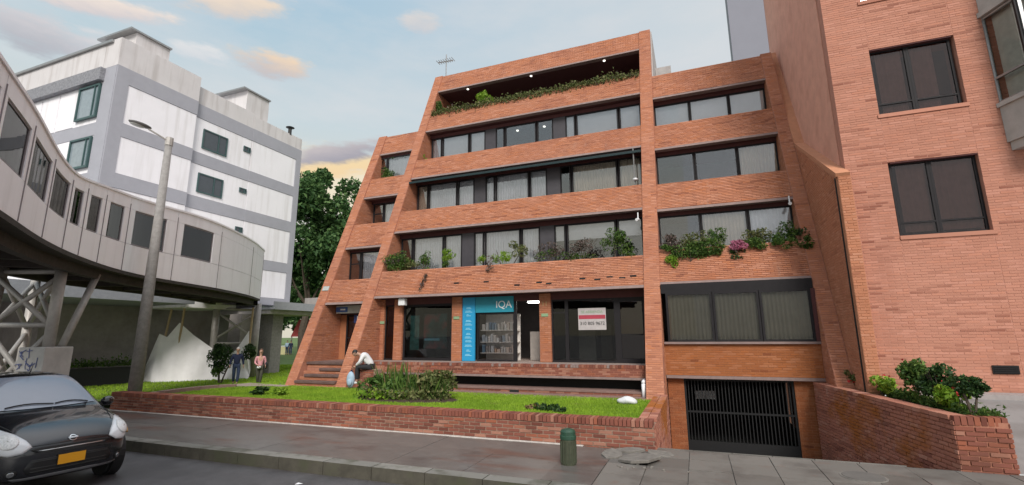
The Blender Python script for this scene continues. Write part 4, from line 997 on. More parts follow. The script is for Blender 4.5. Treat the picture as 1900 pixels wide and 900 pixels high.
# bays: (y0, y1, proud, parapet top)
BAYS = [(WY0, 17.3, .0, 17.2), (17.3, 21.2, -.22, 16.75), (21.2, WY1, -.20, 16.55)]
BANDS = [(14.85, 15.68), (12.08, 12.78), (9.45, 10.18), (6.55, 7.2), (4.3, 4.75)]
for i, (y0, y1, pr, zt) in enumerate(BAYS):
    x = WX+pr
    MB().box(WX-14 if i == 0 else WX-13.9, y0+(0 if i == 0 else .003), Z1, x-.06, y1, 15.67).build('wall', M['wwhite'], wb)
    MB().box(x-1.18, y0+.01-(.05 if i == 0 else 0), 15.681, x-.02, y1-.003, zt).build('parapet', M['wcream'], wb)
    for k, (a, b) in enumerate(BANDS):
        ya, yb = (y0, y1)
        MB().box(x-.05, ya-(.02 if i == 0 else 0), a, x+.015, yb-.004, b).build('band', M['wgrey'], wb)
    if i == 0: MB().box(x-.055, y0-.025, Z1, x+.018, y0+.55, 15.66).build('corner_pier', M['wgrey'], wb)
    if i == 2: MB().box(x-.055, y1-.42, Z1, x+.018, y1+.02, 15.66).build('corner_pier', M['wgrey'], wb)
    # white infill panels, each with its own edges
    for (a, b) in ((12.785, 14.845), (10.185, 12.075), (7.205, 9.445), (4.755, 6.545)):
        ya = y0+(.56 if i == 0 else .02); yb = y1-(.44 if i == 2 else .02)
        MB().box(x-.055, ya, a+.01, x-.012, yb, b-.01).build('panel', M['wwhite'], wb)
def wwin(ya, yb, za, zb, x, fr=.07):
    m = MB(); X0, X1 = x-.02, x+.05
    m.box(X0, ya, za, X1, ya+fr, zb); m.box(X0, yb-fr, za, X1, yb, zb); m.box(X0, ya+fr, zb-fr, X1, yb-fr, zb); m.box(X0, ya+fr, za, X1, yb-fr, za+fr); ym = ya+(yb-ya)*.62
    m.box(X0, ym, za+fr, X1, ym+.05, zb-fr)
    w = m.build('window', M['teal_frame'], wb)
    MB().box(x-.012, ya+fr, za+fr, x+.01, yb-fr, zb-fr).build('pane', mat('far_glass', (.055, .065, .075), .12, spec=.8), w)
xb = WX-.22
for za, zb in ((13.1, 14.3), (10.45, 11.6), (7.7, 8.9)): wwin(17.92, 19.5, za, zb, xb)
for za, zb in ((13.93, 14.28), (11.2, 11.5), (8.65, 8.98)): wwin(20.62, 21.12, za, zb, xb, .05)
# left face toward the street
LY = WY0
MB().box(WX-13.5, LY-.16, 17.03, WX-.6, LY+.3, 17.16).build('roof_edge', M['alu'], wb)
MB().box(WX-13.5, LY-.045, 15.69, WX-1.19, LY+.5, 17.02).build('parapet', M['wcream'], wb)
x = WX-.9
while x > WX-13: MB().box(x-1.25, LY-.28, 14.95, x, LY-.03, 15.62).build('slat_panel', mat('ribbed_grey', (.24, .24, .26), .7, noise=.35, nscale=9), wb); x -= 1.262
for zc in (12.08, 9.45, 6.55): MB().box(WX-13.5, LY-.03, zc, WX-.56, LY+.1, zc+.68).build('band', M['wgrey'], wb)
for z0, z1 in ((12.78, 14.9), (10.15, 12.05)):
    for xa, xb_ in ((-28.75, -27.05),):
        m = MB(); m.box(xa, LY-.14, z0+.25, xb_, LY-.03, z0+.35); m.box(xa, LY-.14, z1-.15, xb_, LY-.03, z1-.05)
        m.box(xa, LY-.14, z0+.35, xa+.09, LY-.03, z1-.15); m.box(xb_-.09, LY-.14, z0+.35, xb_, LY-.03, z1-.15); m.box(xb_-.42, LY-.13, z0+.35, xb_-.36, LY-.04, z1-.15)
        w = m.build('window', M['teal_frame'], wb)
        MB().box(xa+.09, LY-.07, z0+.35, xb_-.09, LY-.035, z1-.15).build('pane', mat('sky_glass', (.25, .30, .33), .08, spec=.9), w)
    for xa in (-29.0, -30.6, -32.2): MB().box(xa-1.5, LY-.035, z0+.02, xa, LY-.005, z1-.03).build('panel', M['wwhite'], wb)
MB().box(WX-1.0, LY-.05, Z1, WX-.056, LY+.1, 15.66).build('corner_pier', M['wgrey'], wb)
# rooftop boxes
for (y0, y1, z0, z1) in ((13.9, 15.6, 17.0, 18.05), (20.6, 22.3, 16.5, 18.15)):
    MB().box(WX-3, y0, z0-1, WX-.35, y1, z1).build('roof_box', M['wcream'], wb)
    MB().box(WX-3.1, y0-.35, z1+.003, WX-.25, y1+.05, z1+.10).build('roof_cap', M['alu'], wb)
MB().tube((WX-.3, 24.2, 16.5), (WX-.3, 24.2, 17.0), .12, n=10).build('roof_vent', M['black'], wb); MB().lathe((WX-.3, 24.2, 17.0), [(.12, 0), (.3, .05), (.05, .16)], 12).build('vent_cap', M['black'], wb)
# ground storey: recessed wall, canopy, columns
MB().box(-40, 12.9, -.1, -28.3, 24.8, 4.28).build('ground_storey_wall', M['conc_dark'], wb)
MB().box(-40.3, 3.0, -.1, -31.5, 12.88, 3.3).build('ground_storey_wall', M['conc_dark'], wb)
m = MB(); m.box(-29.5, 6.0, 3.88, -23.5, 16.7, 4.02); m.box(-23.6, 6.0, 4.02, -23.5, 16.7, 4.42); m.build('canopy', mat('canopy_grey', (.27, .28, .31), .8), wb)
MB().box(-40, 4, 4.0, -29.5, 13, 4.25).build('canopy_roof', mat('canopy_grey2', (.27, .28, .31), .8), wb)
MB().box(-27.5, 16.75, 3.75, -24.2, 19.6, 4.28).build('canopy_block', M['wwhite'], wb)
m = MB(); m.box(-28.3, 21.6, 3.85, -23.5, 25.9, 3.98); m.box(-23.58, 21.6, 3.98, -23.5, 25.9, 4.32); m.box(-23.58, 25.82, 3.98, -28, 25.9, 4.32); m.build('canopy', mat('canopy_light', (.33, .34, .37), .8), wb)
MB().box(-28.3, 21.7, 3.6, -23.9, 25.6, 3.845).build('canopy_underside', M['concrete'], wb)
MB().box(-25.9, 22.6, -.1, -24.6, 23.4, 3.6).build('column', M['conc_pole'], wb)
MB().box(-26.6, 21.2, -.1, -25.6, 22.4, 3.6).build('column', M['conc_dark'], wb)
MB().box(-24.5, 26.3, 3.98, -25.8, 27.0, 4.9).build('roof_unit', M['conc_dark'], wb)

# ================================================================== COVERED BRIDGE
bg1 = thing('covered_footbridge', 'white panelled covered footbridge curving down past the white building with a rounded end', 'bridge', (-14, 8, 4.1))
ctrl = [(-3.2, -.9), (-5.6, .9), (-7.6, 2.3), (-9.5, 3.65), (-11.4, 5.0), (-13.0, 6.35), (-14.5, 7.9), (-15.6, 9.45), (-16.4, 11.2), (-17.3, 13.2), (-18.7, 15.6), (-20.3, 17.7)]
def catmull(P, n):
    out = []; P = [Vector(p) for p in P]
    for i in range(len(P)-1):
        p0 = P[max(0, i-1)]; p1 = P[i]; p2 = P[i+1]; p3 = P[min(len(P)-1, i+2)]
        for k in range(n):
            t = k/n; out.append(.5*((2*p1)+(-p0+p2)*t+(2*p0-5*p1+4*p2-p3)*t*t+(-p0+3*p1-3*p2+p3)*t**3))
    out.append(P[-1]); return out
KB = 1.12; ZB = lambda z: CAMZ+(z-CAMZ)*KB
cl_ = catmull([(a*KB, b*KB) for a, b in ctrl], 24)
# arc length resample
S_ = [0]
for i in range(1, len(cl_)): S_.append(S_[-1]+(cl_[i]-cl_[i-1]).length)
TL = S_[-1]
def at(s):
    s = max(0, min(TL-1e-6, s)); import bisect
    i = bisect.bisect_right(S_, s)-1; i = min(i, len(cl_)-2); t = (s-S_[i])/max(1e-9, S_[i+1]-S_[i]); p = cl_[i].lerp(cl_[i+1], t); d = (cl_[i+1]-cl_[i]).normalized(); return p, Vector((-d.y, d.x)), d
def zoff(s): # the deck falls a little toward its far end
    return 4.10, 6.95
BW = 2.5
def left_n(s):   # unit normal away from the camera side
    p, n, d = at(s); return n if n.dot(p) > 0 or True else -n
def lift(z, s):   # the covered way grows a little taller toward its far end
    f = min(1, max(0, (s/TL-.42)/.34)); f = f*f*(3-2*f); k = .64+.21*f-.07*math.exp(-((s/TL-.43)/.07)**2)
    return ZB(z if z <= 4.1 else 4.1+(z-4.1)*k)
def strip(s0, s1, z0, z1, o0, o1, step=.25):
    """curved block along the bridge between arc lengths, heights and offsets to the far side"""
    n = max(1, int((s1-s0)/step)); vs = []; fs = []
    for i in range(n+1):
        sa = s0+(s1-s0)*i/n; p, nn, d = at(sa)
        for o, z in ((o0, z0), (o1, z0), (o1, z1), (o0, z1)):
            q = p+NS*nn*o; vs.append((q.x, q.y, lift(z, sa)))
    for i in range(n):
        a, b = 4*i, 4*i+4
        for k in range(4): fs.append((a+k, a+(k+1) % 4, b+(k+1) % 4, b+k))
    fs += [(0, 3, 2, 1), (4*n, 4*n+1, 4*n+2, 4*n+3)]
    return vs, fs
NS = 1   # normal (-dy, dx) of a path heading away points to the far (left) side
m = MB(); m.add(*strip(0, TL, 4.0, 4.09, -.04, BW+.04)); m.add(*strip(0, TL, 3.78, 4.0, .25, .45)); m.add(*strip(0, TL, 3.78, 4.0, BW-.45, BW-.25))
s0 = .6
while s0 < TL: m.add(*strip(s0, s0+.12, 3.82, 3.995, .46, BW-.46)); s0 += 1.5
m.build('deck', M['bridge_dark'], bg1)
MB().add(*strip(0, TL, 6.96, 7.04, -.06, BW+.06)).build('roof', M['bridge'], bg1)
MB().add(*strip(0, TL, 4.095, 4.12, .1, BW-.1)).build('floor', M['conc_dark'], bg1)
# panels: boundaries along the arc, measured from the far end; windows in most, the last two are blind
segs = []; s1 = TL
lens = [2.6, 3.8, 2.98, 2.86, 1.65, 1.31, 1.10, 1.41, 1.69, 1.75, 1.8, 1.8, 1.8, 1.8, 1.8]
blind = {0, 1}
for k, ln in enumerate(lens):
    s0 = max(0, s1-ln)
    if s1 <= .05: break
    segs.append((s0, s1, k in blind, k)); s1 = s0
zl, zs, zh, zt = 4.10, 5.14, 6.50, 6.955
for s0, s1, bl, k in segs:
    g_ = .012
    for side, (o0, o1) in (('near', (-.03, .05)), ('far', (BW-.05, BW+.03))):
        MB().add(*strip(s0+g_, s1-g_, zl, zs-.008, o0, o1)).build('lower_panel', M['bridge'], bg1)
        if bl:
            MB().add(*strip(s0+g_, s1-g_, zs+.008, zh, o0, o1)).build('upper_panel', M['bridge'], bg1)
        else:
            ln = s1-s0; a, b = (s0+ln*.13, s1-ln*.20) if k < 4 else (s0+ln*.2, s1-ln*.2)
            if k >= 7: a, b = s0+ln*.10, s1-ln*.09
            MB().add(*strip(s0+g_, a, zs+.008, zh, o0, o1)).build('upper_panel', M['bridge'], bg1)
            MB().add(*strip(b, s1-g_, zs+.008, zh, o0, o1)).build('upper_panel', M['bridge'], bg1)
            fm = MB()
            oo = (o0+.02, o1-.01) if side == 'near' else (o0+.01, o1-.02)
            for (u0, u1, v0, v1) in ((a, a+.05, zs+.05, zh-.02), (b-.05, b, zs+.05, zh-.02), (a+.05, b-.05, zs+.01, zs+.055), (a+.05, b-.05, zh-.05, zh-.005)): fm.add(*strip(u0+.002, u1-.002, v0, v1, *oo))
            w = fm.build('window', M['joint'], bg1)
            om = (o0+o1)/2; MB().add(*strip(a+.05, b-.05, zs+.05, zh-.05, om-.004, om+.004)).build('pane', M['glass_dark'], w)
        MB().add(*strip(s0+g_, s1-g_, zh+.008, zt, o0, o1)).build('cornice_panel', M['bridge'], bg1)
    MB().add(*strip(s1-g_, s1+g_, zl, zh+.2, -.045, -.01)).build('joint_strip', M['joint'], bg1)
# rounded end
pe, ne, de = at(TL)
mc = pe+ne*BW/2; m1 = MB(); rr_ = BW/2+.03; N_ = 16
def cap(z0, z1, r, mm):
    vs = []; fs = []
    for i in range(N_+1):
        a = math.pi*i/N_; q = mc-ne*math.cos(a)*r+de*math.sin(a)*r*.75; vs += [(q.x, q.y, lift(z0, TL)), (q.x, q.y, lift(z1, TL))]
    for i in range(N_): fs.append((2*i, 2*i+2, 2*i+3, 2*i+1))
    fs.append(tuple(2*i for i in range(N_, -1, -1))); fs.append(tuple(2*i+1 for i in range(N_+1))); return mm.add(vs, fs)
for z0, z1 in ((zl, zs-.008), (zs+.008, zh), (zh+.008, zt)): cap(z0, z1, rr_, MB()).build('end_panel', M['bridge'], bg1)
cap(3.8, 4.09, rr_-.1, MB()).build('deck_end', M['bridge_dark'], bg1); cap(6.96, 7.04, rr_+.03, MB()).build('roof_end', M['bridge'], bg1)
# supports
def tower(label, legs, base, top, brace):
    t = thing('bridge_support', label, 'support', (legs[0][0][0], legs[0][0][1], 0), 'steel supports under the footbridge')
    for a, b, r in legs: MB().tube(a, b, r, n=10).build('leg', M['steel'], t, smooth=True)
    for a, b in brace: MB().tube(a, b, .065, n=8).build('brace', M['steel'], t, smooth=True)
    return t
L1a, L1b = (-15.62, 7.39, 2.03), (-15.62, 7.39, 4.10); L2a, L2b = (-15.85, 7.78, 2.03), (-16.52, 8.68, 4.10)
L3a, L3b = (-17.02, 6.66, -0.05), (-17.14, 6.83, 4.10); L4a, L4b = (-19.26, 8.51, -0.05), (-19.26, 8.51, 4.10)
t1 = tower('braced steel bridge support on a graffitied concrete pedestal behind the black car', [(L1a, L1b, .13), (L2a, L2b, .09), (L3a, L3b, .14), (L4a, L4b, .12)], 0, 3.9,
      [((-15.62, 7.39, 3.87), (-17.02, 6.72, 2.53)), ((-15.62, 7.39, 2.53), (-17.08, 6.72, 3.87)), ((-15.62, 7.39, 2.59), (-17.02, 6.72, 2.59)), ((-17.08, 6.72, 2.53), (-15.62, 7.39, 0.74)), ((-17.08, 6.72, 0.51), (-15.62, 7.39, 2.42)),
       ((-17.14, 6.83, 3.99), (-19.26, 8.51, 2.53)), ((-19.26, 8.51, 3.99), (-17.08, 6.83, 2.53)), ((-15.62, 7.39, 3.99), (-17.14, 6.83, 3.99)), ((-19.26, 8.51, 2.42), (-17.02, 6.72, 0.63)), ((-17.02, 6.72, 2.42), (-19.26, 8.51, 0.63)), ((-15.62, 7.39, 3.99), (-19.26, 8.51, 2.64)), ((-19.26, 8.51, 3.99), (-15.62, 7.39, 2.64))])
pd = MB().prism([(-15.02, 7.05, -0.08), (-15.45, 7.85, -0.08), (-16.35, 7.7, -0.08), (-15.92, 6.95, -0.08)], (0, 0, 2.11)).build('pedestal', M['concrete'], t1, bevel=.02)
gf = MB()
for k in range(26):   # spray marks on the face toward the camera
    u = random.uniform(.08, .92); z = random.uniform(1.5, 1.95) if u < .5 else random.uniform(1.2, 1.7); A_ = Vector((-15.92, 6.95, 0)); B_ = Vector((-15.02, 7.05, 0)); p = A_.lerp(B_, u)+Vector((0, -.012, z)); a = random.uniform(0, 3.1); l_ = random.uniform(.04, .13)
    gf.beam(p-Vector((math.cos(a)*l_, 0, math.sin(a)*l_)), p+Vector((math.cos(a)*l_, 0, math.sin(a)*l_)), .02, .006, up=(0, 1, 0))
gf.build('graffiti', mat('graffiti_blue', (.10, .12, .26), .7), t1)
tower('pair of braced steel posts under the rounded end of the bridge', [((-24.5, 18.7, 0), (-24.5, 18.7, 4.1), .17), ((-23.3, 20.3, 0), (-23.3, 20.3, 4.1), .17)], 0, 3.9,
      [((-24.5, 18.7, 3.75), (-23.3, 20.3, 3.75)), ((-24.5, 18.7, 1.9), (-23.3, 20.3, 1.9)), ((-24.5, 18.7, 2.1), (-23.3, 20.3, 3.6)), ((-24.5, 18.7, 3.6), (-23.3, 20.3, 2.1))])

# ================================================================== STREET LAMP, BOLLARD
s = thing('street_lamp', 'tall tapering grey concrete lamp post with a short arm leaning over the garden wall corner', 'street lamp', (-16.42, 10.1, .4))
MB().tube((-16.42, 10.1, .3), (-16.42, 10.1, 8.86), .195, .105, n=10).build('post', M['conc_pole'], s, smooth=True)
MB().tube((-16.42, 10.1, 8.70), (-16.42, 10.1, 8.98), .125, .12, n=10).build('post_cap', M['steel'], s)
MB().tube((-16.42, 10.05, 8.86), (-16.5, 9.45, 9.05), .03, n=8).build('arm', M['steel'], s)
h = MB(); h.ellipsoid((-16.55, 9.22, 9.12), (.13, .36, .075)); h.build('lamp_head', mat('lamp_housing', (.09, .085, .08), .5), s, smooth=True)
MB().ellipsoid((-16.55, 9.15, 9.07), (.10, .24, .06)).build('lens', mat('lamp_lens', (.3, .3, .28), .3), s, smooth=True)
s = thing('bollard', 'short dark green bollard with a ribbed body on the sidewalk before the garden wall', 'bollard', (-2.14, 8.18, .13))
MB().lathe((-2.14, 8.18, .13), [(.125, 0), (.125, .36), (.128, .37), (.128, .40)], 20).build('body', mat('bollard_body', (.05, .055, .032), .7, noise=.35, nscale=12), s, smooth=False)
MB().lathe((-2.14, 8.18, .53), [(.136, 0), (.136, .055), (.128, .062), (.126, .12), (.10, .15), (.04, .165)], 20).build('cap', mat('bollard_cap', (.018, .06, .035), .55, noise=.3, nscale=9), s)
for k in range(16):
    a = 2*math.pi*k/16; MB().box(-2.14+.128*math.cos(a)-.008, 8.18+.128*math.sin(a)-.008, .16, -2.14+.128*math.cos(a)+.008, 8.18+.128*math.sin(a)+.008, .50).build('rib', mat('bollard_rib', (.05, .06, .035), .7) if k == 0 else bpy.data.materials['bollard_rib'], s)

# ================================================================== CLOTH, HEDGE, ROCK
s = thing('cloth_screen', 'large white cloth tied up to timber poles as a screen on the lawn', 'cloth screen', (-24, 18, 0))
top = [(-27.3, 17.0, .2), (-26.7, 16.93, 1.28), (-26.15, 16.9, 2.42), (-25.75, 17.05, 2.24), (-25.3, 17.3, 2.98), (-24.85, 17.8, 2.34), (-24.4, 18.3, 1.82), (-24.0, 18.75, 1.38), (-23.75, 19.0, 1.2), (-23.5, 19.3, 1.5), (-23.15, 19.72, 2.55), (-22.98, 19.9, .4)]
def lerp_path(P, t):
    x = t*(len(P)-1); i = min(int(x), len(P)-2); f = x-i; return Vector(P[i]).lerp(Vector(P[i+1]), f)
nu, nv = 110, 16; vs = []; fs = []
for i in range(nu+1):
    p = lerp_path(top, i/nu)
    for j in range(nv+1):
        t = j/nv; z = p.z*t; bow = .35*(1-t)**1.5
        fan = (i/nu-.45)*(1.35-t); w_ = .09*math.sin(fan*34)*(.15+.85*(1-t)*t*2)+.035*math.sin(fan*19+1.3)*(1-t)+.012*math.sin(i*.9)*t
        vs.append((p.x+bow*.6+w_*.7, p.y-bow*.8+w_*-.7, max(.02, z+.02)))
for i in range(nu):
    for j in range(nv): a = i*(nv+1)+j; fs.append((a, a+nv+1, a+nv+2, a+1))
MB().add(vs, fs).build('cloth', M['cloth'], s, smooth=True)
for a, b in (((-26.1, 16.95, 0), (-25.9, 17.2, 3.7)), ((-25.35, 17.35, 0), (-25.2, 17.4, 3.75)), ((-23.13, 19.78, 0), (-23.1, 19.8, 3.85))): MB().tube(a, b, .055, n=7).build('pole', M['wood'], s)
s = thing('planter_box', 'long black planter box with a low green hedge against the grey wall', 'planter', (-26, 14, 0))
MB().beam((-27.4, 11.6, .45), (-26.4, 16.0, .40), .6, .85).build('box', mat('planter_black', (.012, .012, .014), .6), s)
pp = np.array([(-27.4+t+random.gauss(0, .16), 11.6+4.4*t+random.gauss(0, .05), .92+abs(random.gauss(0, .16))) for t in [random.random() for _ in range(1500)]])
leaves('hedge', pp, .11, M['leaf'], s)

# ================================================================== VEGETATION
def plant(name, label, cat, parts, group=None, stems=None):
    c = parts[0][1]; o = thing(name, label, cat, (c[0], c[1], c[2]-parts[0][2][2]), group)
    for (nm, cc, r, n, size, mt, asp) in parts:
        n2 = int(n*1.9); leaves(nm, blob_pts(cc, r, n2, lobes=max(6, int(n/45))), size*.74, M[mt], o, asp, jitter=.75)
    if not stems and parts[0][3] > 250:   # a few visible twigs
        c0, r0 = parts[0][1], parts[0][2]; stems = [((c0[0], c0[1], c0[2]-r0[2]*.95), (c0[0]+random.uniform(-.8, .8)*r0[0], c0[1]+random.uniform(-.5, .5)*r0[1], c0[2]+random.uniform(.1, .8)*r0[2]), .010) for _ in range(4)]
    if stems:
        m = MB()
        for a, b, r in stems: m.tube(a, b, r, r*.6, n=6)
        m.build('stem', M['bark'], o)
    return o
LE = lambda z: YR(z)+.28
# first ledge, left to right
zl_ = 4.72; y_ = LE(4.66)-.12; GROW = 1.3
plant('ledge_bush', 'dense mixed green bush at the left end of the first planted ledge', 'plant', [('foliage', (-10.95, y_, 5.12), (0.74, 0.29, 0.47), 1500, .09, 'leaf', 2), ('flowers', (-11.0, y_-.08, 5.17), (0.66, 0.24, 0.39), 200, .07, 'leaf_mauve', 2)])
plant('ledge_bush', 'small dark bush in front of the second curtained window of the first ledge', 'plant', [('foliage', (-9.75, y_, 5.07), (0.36, 0.24, 0.52), 420, .08, 'leaf', 2)])
plant('ledge_bush', 'low pale scrub between the two left bushes on the first ledge', 'plant', [('foliage', (-10.2, y_-.02, 4.92), (0.54, 0.18, 0.26), 260, .07, 'leaf_olive', 2)])
plant('ledge_topiary', 'round bright green clipped plant on the first ledge before the dark panel', 'plant', [('foliage', (-8.75, y_, 5.27), (0.34, 0.26, 0.26), 520, .07, 'leaf_bright', 2), ('skirt', (-8.75, y_, 4.97), (0.24, 0.18, 0.23), 200, .07, 'leaf', 2)])
plant('ledge_fern', 'small spiky fern low on the first ledge under the middle curtains', 'plant', [('foliage', (-7.25, y_, 4.97), (0.26, 0.17, 0.23), 130, .13, 'leaf_bright', 5)])
plant('ledge_fern', 'bright fern trailing over the first ledge near the middle', 'plant', [('foliage', (-6.45, y_-.05, 5.04), (0.50, 0.24, 0.34), 380, .12, 'leaf_bright', 4), ('trail', (-6.85, y_-.3, 4.72), (0.30, 0.10, 0.33), 90, .1, 'leaf_mauve', 3)])
plant('ledge_palm', 'tall leafy plant leaning right on the first ledge beside the dark panel', 'plant', [('foliage', (-5.75, y_, 5.32), (0.43, 0.22, 0.36), 300, .12, 'leaf_olive', 3)], stems=[((-6.1, y_, 4.6), (-5.7, y_, 5.2), .02)])
plant('ledge_shrub', 'greyish mauve shrub on the first ledge before the half drawn blind', 'plant', [('foliage', (-4.6, y_, 5.17), (0.58, 0.24, 0.52), 520, .07, 'leaf_mauve', 2), ('greens', (-4.5, y_-.03, 4.97), (0.60, 0.24, 0.33), 260, .07, 'leaf', 2)])
plant('ledge_shrub', 'faded mauve shrub spreading in the middle of the right first ledge window', 'plant', [('foliage', (-3.5, y_, 5.17), (0.74, 0.24, 0.49), 620, .07, 'leaf_mauve', 2), ('greens', (-3.6, y_-.03, 4.92), (0.60, 0.22, 0.23), 200, .07, 'leaf', 2)])
plant('ledge_tree', 'leafy green potted tree at the right end of the first ledge', 'plant', [('foliage', (-2.35, y_, 5.42), (0.54, 0.26, 0.49), 620, .09, 'leaf', 2.5), ('skirt', (-1.95, y_-.05, 4.97), (0.50, 0.24, 0.29), 260, .09, 'leaf', 3)], stems=[((-2.35, y_, 4.6), (-2.35, y_, 5.2), .025)])
# flowered ledge of the right block
y2 = LE(4.8)-.12
for x, w_, h_, mt, n, lab in ((-.55, .42, .42, 'leaf_mauve', 560, 'pale dry shrub at the left end of the flowered ledge'), (.15, .45, .40, 'leaf_olive', 560, 'olive green shrub second from left on the flowered ledge'), (.75, .40, .48, 'leaf', 560, 'dark green shrub in the middle of the flowered ledge'),
                              (2.0, .5, .36, 'leaf_olive', 600, 'grey green bush right of the pink flowers on the ledge'), (2.65, .45, .50, 'leaf', 600, 'tall green bush near the right end of the flowered ledge'), (3.2, .28, .42, 'leaf_dark', 300, 'narrow dark plant at the far right end of the flowered ledge')):
    plant('ledge_shrub', lab, 'plant', [('foliage', (x, y2, 5.12), (w_, .24, h_), n, .085, mt, 2.2), ('overhang', (x, y2-.30, 4.85), (w_*.9, .12, .26), int(n*.6), .08, 'leaf', 2.2)])
plant('ledge_creeper', 'green creeper spilling over the left half of the flowered ledge', 'plant', [('foliage', (.0, YR(4.6)-.08, 4.72), (.85, .12, .30), 900, .09, 'leaf', 2.2), ('tips', (-.55, YR(4.4)-.06, 4.5), (.25, .08, .3), 200, .08, 'leaf_bright', 2.2)])
plant('geranium', 'cluster of pink flowers hanging over the middle of the right ledge', 'flower', [('petals', (1.33, YR(4.8)-.16, 4.83), (.28, .14, .22), 420, .075, 'petal_pink', 1.3), ('foliage', (1.4, YR(4.7)-.10, 4.62), (.26, .1, .24), 260, .07, 'leaf_dark', 2)])
# top terrace planting
n = 7500; t = rng.uniform(0, 1, n); xx = XD+.05+t*(XE-XD-.1); amp = .20+.14*np.abs(np.sin(xx*1.7))+.06*np.sin(xx*4.1)
s = thing('trailing_groundcover', 'long strip of trailing green succulents along the top terrace edge', 'plant', (-6.5, YR(13.1), 13.1)); s['label'] = 'long strip of trailing green succulents along the top terrace edge'
pts_ = np.stack([xx, YR(13.08)+rng.uniform(-.16, .35, n), 13.12+rng.normal(0, .4, n)*amp-.05], 1)
leaves('foliage', pts_, .10, M['leaf_olive'], s, 1.8)
leaves('dry_growth', pts_[:700]+np.array([0, -.03, -.03]), .09, M['leaf_mauve'], s, 2)
plant('terrace_shrub', 'bright leafy shrub rising above the top terrace edge left of centre', 'plant', [('foliage', (-8.85, YR(13.5)+.35, 13.72), (.52, .35, .46), 750, .15, 'leaf_bright', 2.2)], stems=[((-8.8, YR(13)+.5, 13.0), (-8.85, YR(13.5)+.35, 13.6), .03)])
plant('terrace_vine', 'green vine climbing the left end wall of the top terrace', 'plant', [('foliage', (-11.4, YR(13.5)+.4, 13.55), (.22, .4, .55), 420, .12, 'leaf', 2)])
plant('balcony_plant', 'bushy green plant behind the railing of the top left opening', 'plant', [('foliage', (-13.25, YR(9.6)+.45, 9.85), (.40, .3, .36), 520, .11, 'leaf', 3)])
plant('balcony_vine', 'dry dark vine hanging along the head of the top left opening', 'plant', [('foliage', (-12.9, YR(10.9)+.3, 10.85), (.85, .2, .16), 420, .09, 'leaf_dark', 2)])
plant('window_plant', 'small green plant at the left end of the fourth floor window', 'plant', [('foliage', (-11.42, YR(10.3)+.4, 10.45), (.12, .2, .32), 160, .09, 'leaf_bright', 3)])
# garden bed
s = thing('flower_bed', 'planted bed of tall spiky and leafy perennials in the middle of the lawn', 'flower bed', (-7.9, 12.1, .45))
MB().lathe((-7.9, 12.0, .44), [(1.0, 0), (1.0, .05), (.8, .09), (.1, .1)], 26).build('soil', M['soil'], s).scale = (1, 1, 1)
so = s.children[0]; so.scale = (1.65, .75, 1); 
def bedp(n, cx, cy, rx, ry, z0, z1): 
    a = rng.uniform(0, 2*math.pi, n); r = np.sqrt(rng.uniform(0, 1, n)); return np.stack([cx+rx*r*np.cos(a), cy+ry*r*np.sin(a), rng.uniform(z0, z1, n)], 1)
def blades(name, n, cx, cy, rx, ry, h0, h1, w, mt, parent, lean=.25, z=.48):
    b = bedp(n, cx, cy, rx, ry, z, z+.02); hh = rng.uniform(h0, h1, n)[:, None]; d = rng.normal(0, lean, (n, 3)); d[:, 2] = 1; d *= hh
    a = rng.uniform(0, math.pi, n); o_ = np.stack([np.cos(a), np.sin(a), np.zeros(n)], 1)*w*rng.uniform(.6, 1.3, (n, 1))
    v = np.stack([b-o_*.6, b+o_*.6, b+d*.55+o_, b+d, b+d*.55-o_], 1).reshape(-1, 3); return np_mesh(name, v, np.arange(5*n).reshape(n, 5), M[mt], parent, rng.uniform(0, 1, n))
leaves('low_leaves', bedp(1500, -7.9, 12.0, 1.45, .62, .50, .78), .11, M['leaf_olive'], s, 1.8)
leaves('leafy_clump', blob_pts((-8.5, 12.2, .85), (.85, .55, .42), 1500, lobes=14), .14, M['leaf'], s, 2.2)
leaves('leafy_clump', blob_pts((-7.2, 12.3, .90), (.8, .5, .42), 1300, lobes=14), .13, M['leaf_olive'], s, 2.2)
leaves('yellow_leaves', bedp(260, -8.4, 11.6, .9, .25, .5, .75), .13, M['leaf_bright'], s, 1.8)
blades('spiky_leaves', 220, -7.7, 12.1, 1.05, .45, .35, .80, .016, 'leaf', s, .35)
blades('tall_stalks', 40, -8.0, 12.2, .9, .35, .7, 1.15, .012, 'leaf_tan', s, .10)
blades('tall_leaves', 60, -8.3, 12.3, .45, .3, .7, 1.05, .03, 'leaf', s, .2)
# small plants on the lawn
plant('small_shrub', 'small dark clump of leaves on the lawn near the pedestrians', 'plant', [('foliage', (-12.6, 11.4, .62), (.35, .22, .12), 200, .12, 'leaf_dark', 2)])
plant('small_shrub', 'small yellow green clump on the lawn near the pedestrians', 'plant', [('foliage', (-12.0, 11.5, .60), (.26, .2, .12), 140, .12, 'leaf_bright', 2)])
plant('fallen_plant', 'straggly dark plant lying on the right part of the lawn', 'plant', [('foliage', (-3.5, 11.3, .58), (.42, .25, .10), 170, .13, 'leaf_dark', 3), ('dry_leaves', (-3.75, 11.25, .54), (.4, .2, .06), 60, .1, 'leaf_tan', 2)])
plant('fallen_plant', 'dark scrap of foliage beside the straggly plant on the lawn', 'plant', [('foliage', (-3.0, 11.0, .56), (.2, .14, .08), 90, .1, 'leaf_dark', 2)])
s = thing('white_bag', 'crumpled white bag lying on the lawn at its right end', 'bag', (-1.75, 13.0, .47))
me_ = MB().ellipsoid((-1.78, 12.9, .56), (.24, .16, .10), 18, 12); vv = []
for v in me_.v:
    k = 1+.10*math.sin(v[0]*17+v[2]*20)+.06*math.sin(v[1]*23); c0 = (-1.78, 12.9, .56); vv.append(tuple(c0[i]+(v[i]-c0[i])*k for i in range(3)))
